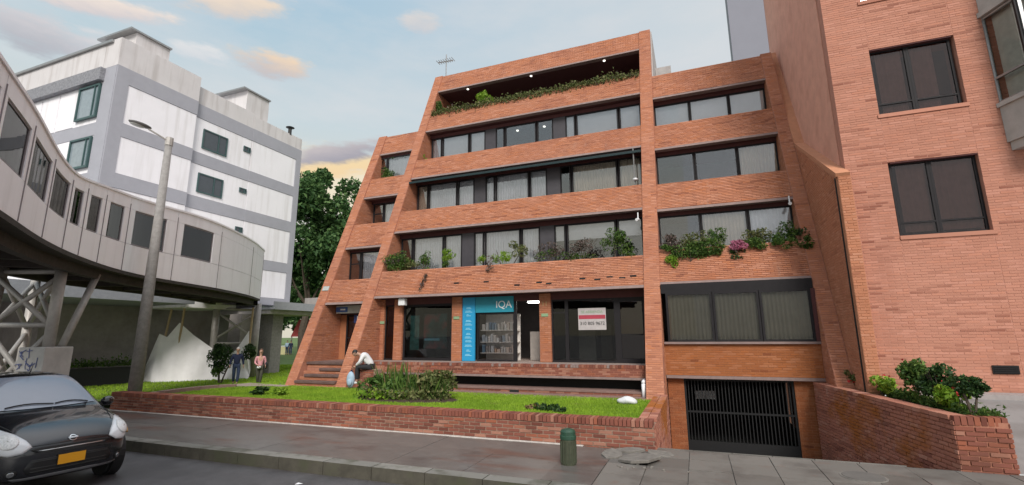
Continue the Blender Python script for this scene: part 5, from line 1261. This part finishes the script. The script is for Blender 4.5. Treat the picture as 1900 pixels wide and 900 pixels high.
me_.v = vv; me_.build('bag_body', mat('bag_plastic', (.66, .66, .68), .6), s, smooth=True)
for k, (x, y, lab) in enumerate(((-6.15, 6.35, 'small white paper scrap on the road near the kerb'), (-6.0, 6.15, 'larger white paper scrap on the road away from the kerb'))):
    s = thing('paper_scrap', lab, 'litter', (x, y, -.07)); MB().prism([(x, y, -.066), (x+.07, y+.02, -.06), (x+.09, y+.07, -.064), (x+.01, y+.06, -.055)], (0, 0, .004)).build('paper', M['white'], s)
# planter shrubs by the ramp
def shrub(label, c, r, n, mt, reds=0, stem=None, size=.10):
    ps = [('foliage', c, r, n, size, mt, 1.9)]
    if reds: ps.append(('flowers', (c[0], c[1], c[2]+.06), (r[0]*1.05, r[1]*1.05, r[2]*1.0), reds, .07, 'petal_red', 1.2))
    return plant('planter_shrub', label, 'shrub', ps, stems=stem)
shrub('low pale plant at the far end of the ramp planter', (3.45, 14.2, 1.12), (.2, .3, .28), 200, 'leaf_olive', 3)
shrub('bright yellow green shrub low in the ramp planter behind the red blooms', (3.70, 12.9, 1.10), (.25, .6, .24), 420, 'leaf_bright', 6)
shrub('tall bright green shrub in the middle of the ramp planter', (3.98, 11.9, 1.40), (.32, .40, .40), 800, 'leaf', 8)
shrub('full dark green bush with red blooms in the ramp planter', (4.08, 11.2, 1.30), (.34, .40, .36), 850, 'leaf_dark', 14)
shrub('pale green bush with red blooms next to the small tree', (4.05, 10.7, 1.12), (.22, .3, .24), 420, 'leaf_bright', 8)
shrub('small dark round headed tree with a forked trunk at the near corner of the planter', (4.08, 10.15, 1.36), (.24, .22, .20), 700, 'leaf_dark', 0, stem=[((4.06, 10.1, .85), (3.98, 10.1, 1.25), .028), ((4.06, 10.1, .85), (4.18, 10.15, 1.3), .022)], size=.07)
s = thing('ground_cover', 'low mixed green ground cover filling the ramp planter between the shrubs', 'plant', (3.95, 11.5, .85))
tt = rng.uniform(0, 1, 2200); px_ = 3.55+.35*(1-tt)+rng.uniform(.1, .55, 2200); leaves('foliage', np.stack([px_, 9.98+4.0*tt, .88+np.abs(rng.normal(0, .07, 2200))], 1), .08, M['leaf'], s)
for k, (x, y, z) in enumerate(((3.25, 13.2, .8),)):
    plant('hanging_bloom', 'single red bloom hanging over the edge of the ramp planter wall', 'flower', [('petals', (3.50, 11.75, .84), (.05, .06, .05), 40, .05, 'petal_red', 1.2)])
# bush by the cloth
plant('garden_bush', 'dark green bush growing in front of the white cloth screen', 'bush', [('foliage', (-21.6, 17.0, 1.35), (.62, .5, .75), 1500, .13, 'leaf_dark', 2.2), ('lower', (-21.7, 17.0, .8), (.4, .4, .5), 300, .12, 'leaf', 2.2)], stems=[((-21.6, 17, 0), (-21.7, 17, .9), .05), ((-21.5, 17, 0), (-21.2, 17.1, .9), .04)])
plant('garden_bush', 'second bush half hidden behind the man by the bridge posts', 'bush', [('foliage', (-22.3, 19.2, 1.45), (.5, .4, .45), 500, .13, 'leaf_dark', 2.2)])

# trees
def tree(label, base, h, crown, n, size, mt='leaf_tree', seed=1, name='broadleaf_tree', lobes=26):
    g3 = np.random.default_rng(seed); o = thing(name, label, 'tree', base, 'trees beyond the buildings'); base = Vector(base)
    m = MB(); r0 = h*.022; topz = h*.62
    p = base.copy(); pts = [p.copy()]
    for k in range(5): p = p+Vector((g3.normal(0, h*.012), g3.normal(0, h*.012), topz/5)); pts.append(p.copy())
    for k in range(5): m.tube(pts[k], pts[k+1], r0*(1-k*.14), r0*(1-(k+1)*.14), n=8, caps=False)
    m.build('trunk', M['bark'], o)
    cx, cy, cz = crown; cc = base+Vector((0, 0, h-cz))
    lc = g3.normal(size=(lobes, 3)); lc /= np.linalg.norm(lc, axis=1)[:, None]; lc *= g3.uniform(.25, .88, (lobes, 1)); lr = g3.uniform(.17, .34, lobes)
    b = MB()
    for q in lc[:14]:
        e = cc+Vector((q[0]*cx, q[1]*cy, q[2]*cz)); s0 = pts[2+int(g3.integers(0, 4))]; mid = s0.lerp(e, .5)+Vector((0, 0, -h*.02)); b.tube(s0, mid, r0*.35, r0*.22, n=5, caps=False); b.tube(mid, e, r0*.22, r0*.07, n=5, caps=False)
    b.build('branches', M['bark'], o)
    k = g3.integers(0, lobes, n); d = g3.normal(size=(n, 3)); d /= np.linalg.norm(d, axis=1)[:, None]; d[:, 2] = np.where(d[:, 2] < -.35, -d[:, 2], d[:, 2])
    pp = lc[k]+d*(g3.uniform(.35, 1, (n, 1))**.6)*lr[k][:, None]
    pos = np.array(cc)+pp*np.array([cx, cy, cz]); leaves('crown', pos, size, M[mt], o, 1.8)
    return o
tree('large dark green tree rising between the white building and the raked brick building', (-43, 44, 0), 22.5, (7.2, 6, 9.5), 26000, .50, seed=4, lobes=44)
tree('lower green tree beside the large one behind the brick building', (-37.5, 46, 0), 16.0, (5.0, 5, 7), 9000, .5, seed=9)
tree('broad tree seen under the canopy of the white building', (-50, 46, 0), 12.0, (6, 5, 4.8), 8000, .5, seed=12)
tree('far tree with low branches behind the red kiosk', (-60, 62, 0), 13.0, (8, 6, 5), 7000, .6, seed=15)
tree('distant tree over the park lawn by the kiosk', (-52, 70, 0), 14.0, (9, 7, 6), 7000, .7, seed=16)
tree('distant tree behind the base of the white building', (-75, 70, 0), 13.0, (9, 7, 6), 6000, .7, seed=17)
# park kiosk and bystanders
s = thing('red_kiosk', 'small red canopied kiosk far away on the park lawn', 'kiosk', (-47.5, 49, 0))
MB().prism([(-49.0, 48, 2.2), (-45.9, 49.2, 2.2), (-46.2, 49.6, 4.4), (-48.6, 48.8, 4.4)], (-.7, 1.8, 0)).build('awning', mat('kiosk_red', (.48, .07, .07), .7), s)
for a in ((-48.9, 48.1), (-46.0, 49.2)): MB().tube((*a, 0), (*a, 2.2), .08, n=6).build('post', M['steel'], s)
for x, y, cc_, lab in ((-48.8, 47, (.6, .55, .3), 'cream box standing left of the red kiosk'), (-46.0, 48.6, (.6, .55, .5), 'pale box standing right of the red kiosk')):
    MBx = thing('crate', lab, 'box', (x, y, 0)); MB().box(x-.45, y-.3, 0, x+.45, y+.3, 1.0).build('box_body', mat('box_'+lab[:4], cc_), MBx); MB().box(x-.48, y-.33, 1.0, x+.48, y+.33, 1.08).build('box_lid', M['white'], MBx)

# far tower
s = thing('office_tower', 'plain grey tower far behind the right brick building', 'tower', (14, 62, 0))
MB().box(6.85, 60, 0, 22, 62, 66).build('facade', M['tower'], s)


# distant skyline so that the horizon is closed by plain blocks and trees
for k, (x, y, w_, d_, h_, c_) in enumerate(((-95, 60, 16, 12, 9, (.42, .38, .36)), (-110, 85, 20, 14, 14, (.38, .36, .36)), (-70, 110, 24, 14, 12, (.42, .33, .28)))):
    t = thing('distant_building', ('low beige block far left beyond the white building', 'taller grey block far beyond the park', 'low brick block beyond the park trees')[k], 'building', (x, y, 0))
    MB().box(x-w_/2, y-d_/2, 0, x+w_/2, y+d_/2, h_).build('wall', mat('block%d' % k, c_), t)
    mm = MB()
    for fl in range(int(h_/3)):
        for i in range(int(w_/2.5)): mm.box(x-w_/2+.7+i*2.5, y-d_/2-.05, 1+fl*3, x-w_/2+2.1+i*2.5, y-d_/2+.02, 2.5+fl*3)
    mm.build('windows', M['black'], t)
# ================================================================== CAR
car = thing('parked_car', 'glossy black compact hatchback with an orange number plate on the road at the left', 'car', (0, 0, 0))
ST = [  # x, w, zb, z_low, zmid, zsh, (y5,z5), (y6,z6), (y7,z7), ztop
 (.00, .50, .30, .36, .46, .56, .46, .60, .34, .63, .18, .645, .65),
 (-.05, .62, .25, .33, .47, .60, .54, .66, .40, .70, .2, .72, .725),
 (-.16, .73, .21, .31, .49, .67, .64, .745, .50, .79, .26, .81, .82),
 (-.38, .80, .19, .30, .52, .76, .71, .84, .56, .885, .3, .905, .915),
 (-.70, .826, .18, .30, .54, .84, .75, .92, .60, .955, .32, .975, .985),
 (-.98, .83, .18, .30, .55, .88, .765, .965, .64, 1.00, .34, 1.02, 1.03),
 (-1.04, .83, .18, .30, .55, .89, .77, .975, .66, 1.015, .36, 1.045, 1.06),
 (-1.35, .832, .18, .30, .55, .92, .755, 1.10, .64, 1.235, .34, 1.275, 1.285),
 (-1.70, .832, .18, .30, .56, .94, .73, 1.22, .59, 1.425, .32, 1.465, 1.475),
 (-2.00, .832, .18, .30, .56, .96, .71, 1.27, .57, 1.48, .3, 1.515, 1.525),
 (-2.80, .832, .18, .30, .57, .98, .71, 1.26, .57, 1.47, .3, 1.505, 1.515),
 (-3.30, .815, .20, .32, .58, .99, .69, 1.20, .55, 1.38, .3, 1.42, 1.43),
 (-3.60, .76, .23, .34, .58, .96, .64, 1.05, .50, 1.16, .3, 1.19, 1.20),
 (-3.76, .62, .30, .38, .58, .86, .52, .92, .42, .97, .2, .99, .995)]
def ring(s):
    x, w, zb, zl, zm, zs, y5, z5, y6, z6, y7, z7, zt = s
    h = [(0, zb), (w*.75, zb), (w*.97, zl), (w, zm), (w*.985, zs), (y5, z5), (y6, z6), (y7, z7), (0, zt)]
    return [(x, y, z) for y, z in h]+[(x, -y, z) for y, z in h[-2:0:-1]]
vs = []; fs = []; n = 16
for s in ST: vs += ring(s)
for i in range(len(ST)-1):
    for k in range(n): fs.append((i*n+k, i*n+(k+1) % n, (i+1)*n+(k+1) % n, (i+1)*n+k))
fs.append(tuple(range(n-1, -1, -1))); fs.append(tuple((len(ST)-1)*n+k for k in range(n)))
paint, pt, pb = newmat('car_paint_black'); pb.inputs['Base Color'].default_value = (.012, .013, .018, 1); pb.inputs['Roughness'].default_value = .22; pb.inputs['Coat Weight'].default_value = 1; pb.inputs['Coat Roughness'].default_value = .04; pb.inputs['Metallic'].default_value = .3
body = MB().add(vs, fs).build('body', paint, car, smooth=True)
bm = bmesh.new(); bm.from_mesh(body.data); bmesh.ops.recalc_face_normals(bm, faces=bm.faces); bm.to_mesh(body.data); bm.free()
sb = body.modifiers.new('s', 'SUBSURF'); sb.levels = 2; sb.render_levels = 2
bpy.context.view_layer.update()
dg = bpy.context.evaluated_depsgraph_get(); BV = BVHTree.FromObject(body, dg)
def drape(name, pts, material, proud=.01, direction=(-1, 0, 0), grid=(18, 10), parent=car, inside=None, th=0, bulge=0, smooth=True):
    """a patch bounded by a closed outline (y,z) laid on the body skin by casting rays; direction is the ray"""
    ys = [p[0] for p in pts]; zs = [p[1] for p in pts]; y0, y1, z0, z1 = min(ys), max(ys), min(zs), max(zs); nx, ny = grid; D = Vector(direction)
    def inpoly(y, z):
        c = False; j = len(pts)-1
        for i in range(len(pts)):
            if (pts[i][1] > z) != (pts[j][1] > z) and y < (pts[j][0]-pts[i][0])*(z-pts[i][1])/(pts[j][1]-pts[i][1])+pts[i][0]: c = not c
            j = i
        return c
    # polar grid from the centre to the outline keeps a clean edge
    cy, cz = sum(ys)/len(ys), sum(zs)/len(zs); m = []; V = []; Fq = []
    OUT = []
    for i in range(len(pts)):
        a, b = pts[i], pts[(i+1) % len(pts)]
        for t in (0, .25, .5, .75): OUT.append((a[0]+(b[0]-a[0])*t, a[1]+(b[1]-a[1])*t))
    K = len(OUT); RN = 7
    for r in range(RN+1):
        f = max(.02, r/RN)
        for (y, z) in OUT:
            yy, zz = cy+(y-cy)*f, cz+(z-cz)*f
            o = (Vector((1.0, yy, zz)) if D.x < 0 else Vector((yy, D.y*-2, zz))) if abs(D.z) < .5 else Vector((yy, zz, 3))
            hit = BV.ray_cast(o, D)
            p = hit[0] if hit[0] is not None else Vector((-.5, yy, zz)); nr = hit[1] if hit[0] is not None else -D
            V.append(p+nr*(proud+bulge*(1-f*f)))
    for r in range(RN):
        for k in range(K): Fq.append((r*K+k, (r+1)*K+k, (r+1)*K+(k+1) % K, r*K+(k+1) % K))
    Fq.append(tuple(range(K-1, -1, -1)))
    # skirt
    base = len(V)
    for k in range(K): V.append(V[RN*K+k]+D*(proud+.012))
    for k in range(K): Fq.append((RN*K+k, base+k, base+(k+1) % K, RN*K+(k+1) % K))
    return MB().add(V, Fq).build(name, material, parent, smooth=smooth)
def el(cy, cz, ry, rz, n=16, sk=0): return [(cy+ry*math.cos(2*math.pi*i/n)+sk*rz*math.sin(2*math.pi*i/n), cz+rz*math.sin(2*math.pi*i/n)) for i in range(n)]
black = mat('car_black_plastic', (.012, .012, .013), .5); chrome = mat('chrome', (.55, .56, .58), .18, metal=1)
lampm, _, lb = newmat('headlight_lens'); lb.inputs['Base Color'].default_value = (.80, .81, .84, 1); lb.inputs['Roughness'].default_value = .12; lb.inputs['Coat Weight'].default_value = 1
wing = mat('wind_glass', (.27, .30, .37), .05, noise=.02, spec=1.0)
for sgn in (1, -1):
    hp = [(sgn*.44, .655), (sgn*.49, .735), (sgn*.57, .81), (sgn*.66, .865), (sgn*.73, .865), (sgn*.785, .80), (sgn*.792, .69), (sgn*.75, .61), (sgn*.65, .575), (sgn*.53, .595)]
    if sgn < 0: hp = hp[::-1]
    hl = drape('headlight', hp, lampm, .012, bulge=.035)
    drape('reflector', el(sgn*.64, .72, .085, .075), mat('lamp_reflector', (.95, .95, .95), .15, noise=.35, nscale=45), .048, parent=hl, bulge=.02)
    drape('indicator', el(sgn*.745, .66, .025, .04), mat('amber_lens', (.75, .45, .2), .2), .048, parent=hl, bulge=.008)
    fo = drape('fog_light', el(sgn*.60, .36, .05, .05), black, .008)
    drape('fog_lens', el(sgn*.60, .36, .03, .03), chrome, .014, parent=fo)
gr = drape('grille', [(-.40, .585), (.40, .585), (.46, .62), (.42, .64), (-.42, .64), (-.46, .62)], black, .008)
drape('chrome_bar', [(-.38, .595), (.38, .595), (.41, .607), (-.41, .607)], chrome, .020, parent=gr)
drape('lower_intake', [(-.46, .33), (.46, .33), (.50, .40), (.44, .50), (-.44, .50), (-.50, .40)], black, .006)
for z in (.355, .395, .475): drape('intake_slat', [(-.43, z-.005), (.43, z-.005), (.43, z+.005), (-.43, z+.005)], mat('slat_grey', (.04, .04, .04), .4) if z == .355 else bpy.data.materials['slat_grey'], .014)
drape('bumper_lip', [(-.55, .265), (.55, .265), (.60, .30), (-.60, .30)], mat('lip_grey', (.16, .16, .17), .35), .010)
pl_ = drape('number_plate', [(-.165, .385), (.165, .385), (.165, .525), (-.165, .525)], black, .020, smooth=False)
drape('plate_face', [(-.155, .395), (.155, .395), (.155, .515), (-.155, .515)], mat('plate_orange', (.85, .38, .015), .45, noise=.02), .028, parent=pl_, smooth=False)
em = drape('emblem_ring', el(0, .70, .048, .036), chrome, .010)
drape('emblem_field', el(0, .70, .036, .025), black, .014, parent=em)
drape('emblem_bar', [(-.056, .692), (.056, .692), (.056, .708), (-.056, .708)], chrome, .020, parent=em)
# windscreen as a curved sheet just outside the body between the cowl and the roof
def skin(x, y):
    h = BV.ray_cast(Vector((x, y, 3)), Vector((0, 0, -1))); return h[0], h[1]
V = []; Fq = []; nu, nv = 20, 12
for i in range(nv+1):
    t = i/nv; x = -1.00-.72*t; half = .66-.13*t
    for j in range(nu+1):
        u = j/nu*2-1; xx = x-.10*u*u*(1-.3*t); p, nr = skin(xx, u*half); V.append(p+nr*.008 if p else Vector((xx, u*half, 1.2)))
for i in range(nv):
    for j in range(nu): a = i*(nu+1)+j; Fq.append((a, a+1, a+nu+2, a+nu+1))
ws = MB().add(V, Fq).build('windscreen', wing, car, smooth=True)
for (ya, yb) in ((-.45, .10), (.12, .55)):
    m = MB(); 
    P = []
    for k in range(6):
        y = ya+(yb-ya)*k/5; x = -1.05-.05*abs(y)-.03*math.sin(k/5*3.14); p, nr = skin(x, y); P.append(p+nr*.022)
    for k in range(5): m.tube(P[k], P[k+1], .009, n=5)
    m.build('wiper', black, car)
# panel gaps of the bonnet and the bumper, laid on the skin
def seam(P, top=True, r=.005):
    m = MB(); Q = []
    for a, b in P:
        h = BV.ray_cast(Vector((a, b, 3)), Vector((0, 0, -1))) if top else BV.ray_cast(Vector((1, a, b)), Vector((-1, 0, 0)))
        if h[0]: Q.append(h[0]+h[1]*.001)
    for a, b in zip(Q[:-1], Q[1:]): m.tube(a, b, r, n=5)
    m.build('panel_gap', black, car)
for sgn in (1, -1):
    seam([(-1.0+.02*k, sgn*(.74-.0009*k*k)) for k in range(0, 1)]+[(-1.0+.075*k, sgn*(.74-.018*k)) for k in range(10)])
    seam([(sgn*(.79-.02*k), .57-.012*k) for k in range(4)]+[(sgn*(.6-.1*k), .575+.0*k) for k in range(2)], False)
seam([(y*.1, .665) for y in range(-5, 6)], False)

for sgn in (1, -1):
    V = []; Fq = []
    O = []
    for (x, z) in ((-1.25, 1.0), (-1.72, 1.33), (-2.1, 1.41), (-2.95, 1.38), (-3.2, 1.08)):
        h = BV.ray_cast(Vector((x, sgn*2, z)), Vector((0, -sgn, 0))); O.append((h[0]+h[1]*.008) if h[0] else Vector((x, sgn*.7, z)))
    c_ = sum(O, Vector())/len(O); hh = BV.ray_cast(Vector((c_.x, sgn*2, c_.z)), Vector((0, -sgn, 0))); V = O+[hh[0]+hh[1]*.01]
    for k in range(5): Fq.append((k, (k+1) % 5, 5))
    MB().add(V, Fq).build('side_window', wing, car, smooth=True)
    mr = MB().ellipsoid((-1.28, sgn*.93, 1.02), (.07, .10, .075), 14, 9).build('mirror', paint, car, smooth=True)
    MB().beam((-1.28, sgn*.80, .97), (-1.28, sgn*.88, 1.0), .05, .04).build('mirror_arm', black, mr)
    for x in (-.68, -3.12):
        y = sgn*.735
        ar = MB().tube((x, sgn*.70, .33), (x, sgn*.845, .33), .36, n=28).build('wheel_arch', black, car)
        wh = thing('wheel', None, None, (x, y, .29)); wh.parent = car
        MB().tube((x, sgn*.66, .29), (x, sgn*.852, .29), .29, n=28).build('tyre', mat('tyre', (.015, .015, .015), .9) if 'tyre' not in bpy.data.materials else bpy.data.materials['tyre'], wh)
        MB().tube((x, sgn*.83, .29), (x, sgn*.862, .29), .185, n=20).build('rim', chrome, wh)
MB().tube((-1.75, 0, 1.50), (-1.68, 0, 1.62), .008, .004, n=5).build('antenna', black, car)
HD = R(-5)
car.location = (-9.15, 4.85, -.07); car.scale = (1.07, 1.07, 1.14); car.rotation_euler = (0, 0, HD)

# ================================================================== PEOPLE
skin_m = mat('skin', (.42, .24, .17), .6, noise=.05)
def skinmesh(name, verts, edges, rad, material, parent, sub=1):
    me = bpy.data.meshes.new(name); me.from_pydata(verts, edges, []); o = bpy.data.objects.new(name, me); COL.objects.link(o)
    md = o.modifiers.new('skin', 'SKIN'); md.use_smooth_shade = True
    lay = me.skin_vertices[0].data
    for i, r in enumerate(rad):
        lay[i].radius = (r, r) if not isinstance(r, tuple) else r
    for i in range(len(verts)): lay[i].use_root = (i == 0)
    s_ = o.modifiers.new('sub', 'SUBSURF'); s_.levels = sub; s_.render_levels = sub
    bpy.context.view_layer.update()
    m2 = bpy.data.meshes.new_from_object(o.evaluated_get(bpy.context.evaluated_depsgraph_get())); bpy.data.objects.remove(o)
    m2.materials.clear(); m2.materials.append(material); m2.name = name
    q = link(name, m2, None, parent); return q
def person(label, loc, rot, H, pose, cloth, group=None, extra=None):
    """pose: dict of joints in metres for a 1.7 m figure facing -Y; x to its left hand side"""
    t = thing('person', label, 'person', loc, group); t.rotation_euler = (0, 0, rot); t.scale = (H/1.7,)*3
    J = dict(pel=(0, 0, .92), wai=(0, 0, 1.06), che=(0, 0, 1.28), nek=(0, -.01, 1.45), hea=(0, -.03, 1.60), shL=(.17, 0, 1.38), shR=(-.17, 0, 1.38), elL=(.22, 0, 1.10), elR=(-.22, 0, 1.10),
             haL=(.23, -.08, .86), haR=(-.23, -.08, .86), hiL=(.09, 0, .90), hiR=(-.09, 0, .90), knL=(.10, -.02, .49), knR=(-.10, -.02, .49), anL=(.10, .02, .08), anR=(-.10, .02, .08), toL=(.11, -.16, .04), toR=(-.11, -.16, .04))
    J.update(pose); n = {k: i for i, k in enumerate(J)}; V = list(J.values())
    def V3(k): return Vector(J[k])
    def chain(name, keys, rads, mt, sub=2):
        e = []; vs = []; ks = []
        for c in keys:
            for k in c:
                if k not in ks: ks.append(k)
            e += [(ks.index(a), ks.index(b)) for a, b in zip(c[:-1], c[1:])]
        return skinmesh(name, [J[k] for k in ks], list(set(e)), [rads[k] for k in ks], mt, t, sub)
    b = chain('body', [('pel', 'wai', 'che', 'nek', 'hea'), ('che', 'shL', 'elL', 'haL'), ('che', 'shR', 'elR', 'haR'), ('pel', 'hiL', 'knL', 'anL', 'toL'), ('pel', 'hiR', 'knR', 'anR', 'toR')],
              dict(pel=.11, wai=.10, che=.12, nek=.05, hea=.075, shL=.055, shR=.055, elL=.038, elR=.038, haL=.026, haR=.026, hiL=.075, hiR=.075, knL=.05, knR=.05, anL=.035, anR=.035, toL=.03, toR=.03), skin_m)
    # head, face and hair
    hc = V3('hea'); up = (V3('hea')-V3('nek')).normalized()
    hd = MB().ellipsoid(hc+up*.03, (.075, .092, .11), 16, 12); fc = hc+up*.03
    f_ = Vector(pose.get('_face', (0, -1, 0)))
    hd.tube(fc+f_*.085, fc+f_*.11-up*.02, .014, .018, n=6)
    for sx in (-1, 1): hd.ellipsoid(fc+Vector((sx*.076, .005, -.005)), (.012, .022, .03), 6, 5)
    w_ = [Vector(p) for p in hd.v]; m = MB(); m.v = [tuple(t.matrix_basis.to_translation()*0+p) for p in w_]; m.f = hd.f
    def loc_build(mb, name, mt, smooth=True, par=None):
        me = bpy.data.meshes.new(name); me.from_pydata([tuple(v) for v in mb.v], [], mb.f); me.update()
        if smooth: me.polygons.foreach_set('use_smooth', [True]*len(me.polygons))
        return link(name, me, mt, par or t)
    loc_build(m, 'head', skin_m)
    ey = MB()
    for sx in (-1, 1): ey.ellipsoid(fc+f_*.082+Vector((sx*.03, 0, .012)), (.011, .008, .008), 6, 5)
    ey.ellipsoid(fc+f_*.086-up*.045, (.026, .008, .006), 6, 4); loc_build(ey, 'face_features', M['black'])
    hr = MB().ellipsoid(fc+up*.022-f_*.014, (.084, .097, .108), 16, 10); hr2 = MB(); keep = [i for i, p in enumerate(hr.v) if (Vector(p)-fc).dot(f_) < .045 or (Vector(p)-fc).dot(up) > .055]
    loc_build(MB().add(hr.v, [f for f in hr.f if all(i in set(keep) for i in f)]), 'hair', cloth['hair'])
    if 'hairback' in cloth:
        loc_build(MB().ellipsoid(fc-f_*.07-up*.09, (.07, .045, .13), 12, 8), 'long_hair', cloth['hair'])
    # hands: palm, four fingers, thumb
    for a, e_ in (('haL', 'elL'), ('haR', 'elR')):
        d = (V3(a)-V3(e_)).normalized(); c0 = V3(a)+d*.03; hm = MB(); hm.ellipsoid(c0, (.022, .034, .045) if abs(d.z) > .6 else (.022, .045, .034), 10, 7); side = d.cross(Vector((1, 0, 0))).normalized()
        for q, ln in ((-1.5, .05), (-.5, .06), (.5, .062), (1.5, .052)): p0 = c0+d*.03+side*q*.016; p1 = p0+d*ln*.6+Vector((0, -.008, 0)); hm.tube(p0, p1, .009, .008, n=6); hm.tube(p1, p1+d*ln*.5+Vector((0, -.018, 0)), .008, .006, n=6)
        hm.tube(c0+side*.03, c0+side*.05+d*.045, .010, .007, n=6); loc_build(hm, 'hand', skin_m)
    up_r = dict(pel=.135, wai=.135, che=.15, nek=.062, shL=.078, shR=.078, elL=.058, elR=.058, haL=.042, haR=.042)
    if cloth.get('fem'): up_r.update(pel=.125, wai=.11, che=.13, shL=.062, shR=.062, elL=.045, elR=.045, haL=.034, haR=.034)
    def short(a, b, f): J[a+'_c'] = tuple(Vector(J[a]).lerp(Vector(J[b]), f)); return a+'_c'
    ha, hb = short('haL', 'elL', .18), short('haR', 'elR', .18); up_r[ha] = up_r['haL']; up_r[hb] = up_r['haR']
    nk = short('nek', 'che', .25); up_r[nk] = .07
    chain('jacket', [('pel', 'wai', 'che', nk), ('che', 'shL', 'elL', ha), ('che', 'shR', 'elR', hb)], up_r, cloth['top'])
    aL, aR = short('anL', 'knL', .12), short('anR', 'knR', .12)
    chain('trousers', [('pel', 'hiL', 'knL', aL), ('pel', 'hiR', 'knR', aR)], {'pel': .125, 'hiL': .098, 'hiR': .098, 'knL': .072, 'knR': .072, aL: .062, aR: .062}, cloth['legs'])
    for a, b in (('anL', 'toL'), ('anR', 'toR')):
        p, q = V3(a), V3(b); sh = MB(); sh.ellipsoid(p.lerp(q, .5)+Vector((0, 0, -.005)), (.045, .045+.35*(q-p).length+.03, .045), 12, 8); loc_build(sh, 'shoe', cloth['shoe'])
    if extra: extra(t, J, loc_build)
    return t
navy = mat('navy_cloth', (.010, .016, .05), .85); jean = mat('dark_jeans', (.025, .04, .085), .85); greyh = mat('grey_hair', (.42, .40, .37), .8); brownh = mat('brown_hair', (.10, .05, .03), .7); blackh = mat('black_hair', (.012, .01, .01), .6)
blks = mat('black_cloth', (.02, .02, .024), .85); pinkc = mat('pink_cloth', (.55, .26, .28), .85); whitec = mat('white_jacket', (.72, .72, .74), .75); khaki = mat('dark_olive_cloth', (.05, .05, .035), .85); shoeb = mat('black_shoe', (.015, .015, .015), .5); lightd = mat('light_denim', (.36, .48, .60), .85)
person('man with grey hair in a navy jacket and dark jeans walking on the lawn path', (-20.0, 16.55, .06), R(55), 1.66,
       dict(knL=(.09, -.16, .50), anL=(.05, -.22, .10), toL=(.05, -.38, .05), knR=(-.08, .04, .48), anR=(-.06, .24, .12), toR=(-.06, .10, .04), elL=(.26, .06, 1.12), haL=(.29, .02, .88), elR=(-.26, -.02, 1.12), haR=(-.29, -.14, .90)), dict(top=navy, legs=jean, hair=greyh, shoe=shoeb))
def bag(t, J, lb):
    lb(MB().ellipsoid((.24, .0, .98), (.07, .13, .17), 14, 10), 'dark_bag', blks)
    st = MB(); st.tube((.20, -.02, 1.14), (.02, -.06, 1.42), .012, n=5); lb(st, 'bag_strap', blks)
    lb(MB().ellipsoid((-.05, -.20, .92), (.09, .05, .06), 12, 8), 'white_parcel', whitec)
person('woman with long brown hair in a pink top carrying a dark shoulder bag', (-17.15, 15.3, .18), R(50), 1.52,
       dict(knL=(.07, -.10, .50), anL=(.03, -.08, .09), toL=(.03, -.22, .04), knR=(-.06, -.02, .49), anR=(-.03, .10, .10), toR=(-.03, -.02, .04), elR=(-.22, -.06, 1.12), haR=(-.10, -.20, 1.0), elL=(.22, .0, 1.10), haL=(.22, -.12, .98)), dict(top=pinkc, legs=khaki, hair=brownh, shoe=shoeb, hairback=1, fem=1), extra=bag)
# seated figure beside the raked wall, bent forward
sx, sy, sz = -10.72, 14.12, .62
person('person in a white jacket and dark trousers sitting bent forward beside the raked wall', (sx, sy, .60), R(-62), 1.75,
       dict(pel=(0, .05, .58), wai=(0, .0, .72), che=(0, -.20, .88), nek=(0, -.35, .98), hea=(0, -.47, 1.02), shL=(.16, -.20, .98), shR=(-.16, -.20, .98), elL=(.20, -.30, .74), elR=(-.20, -.30, .74), haL=(.08, -.46, .60), haR=(-.08, -.46, .60),
            hiL=(.09, .03, .56), hiR=(-.09, .03, .56), knL=(.12, -.40, .58), knR=(-.12, -.40, .58), anL=(.11, -.38, .10), anR=(-.11, -.36, .10), toL=(.12, -.56, .05), toR=(-.12, -.54, .05), _face=(0, -.75, -.65)), dict(top=whitec, legs=blks, hair=blackh, shoe=whitec))
s = thing('backpack', 'light blue denim backpack standing beside the seated person', 'backpack', (-11.15, 13.75, .47))
MB().ellipsoid((-11.18, 13.72, .78), (.15, .12, .27), 16, 12).build('bag_body', lightd, s, smooth=True)
MB().ellipsoid((-11.15, 13.62, .70), (.10, .05, .12), 12, 8).build('pocket', lightd, s, smooth=True)
m = MB(); m.tube((-11.22, 13.72, 1.03), (-11.16, 13.72, 1.10), .015, n=6); m.tube((-11.16, 13.72, 1.10), (-11.11, 13.72, 1.03), .015, n=6); m.build('handle', navy, s)
MB().box(-11.05, 14.02, .47, -10.45, 14.45, 1.10).build('step_block', M['mortar_garden'], bld, bevel=.02)
b9 = Bricks(B_GARD); b9.face((0, 14.015, 0), (1, 0, 0), (0, 0, 1), [[(-11.04, .5), (-10.46, .5), (-10.46, 1.09), (-11.04, 1.09)]]); b9.done(bld, 0, False)
for k, (x, y, cc_, lab) in enumerate(((-46.8, 46.0, navy, 'distant bystander in dark clothes in front of the red kiosk'), (-48.0, 46.6, lightd, 'distant bystander in a pale top left of the red kiosk'), (-44.6, 47.0, whitec, 'distant bystander in white right of the red kiosk'))):
    person(lab, (x, y, 0), R(40), 1.7, {}, dict(top=cc_, legs=jean, hair=blackh, shoe=shoeb), group='bystanders by the kiosk')
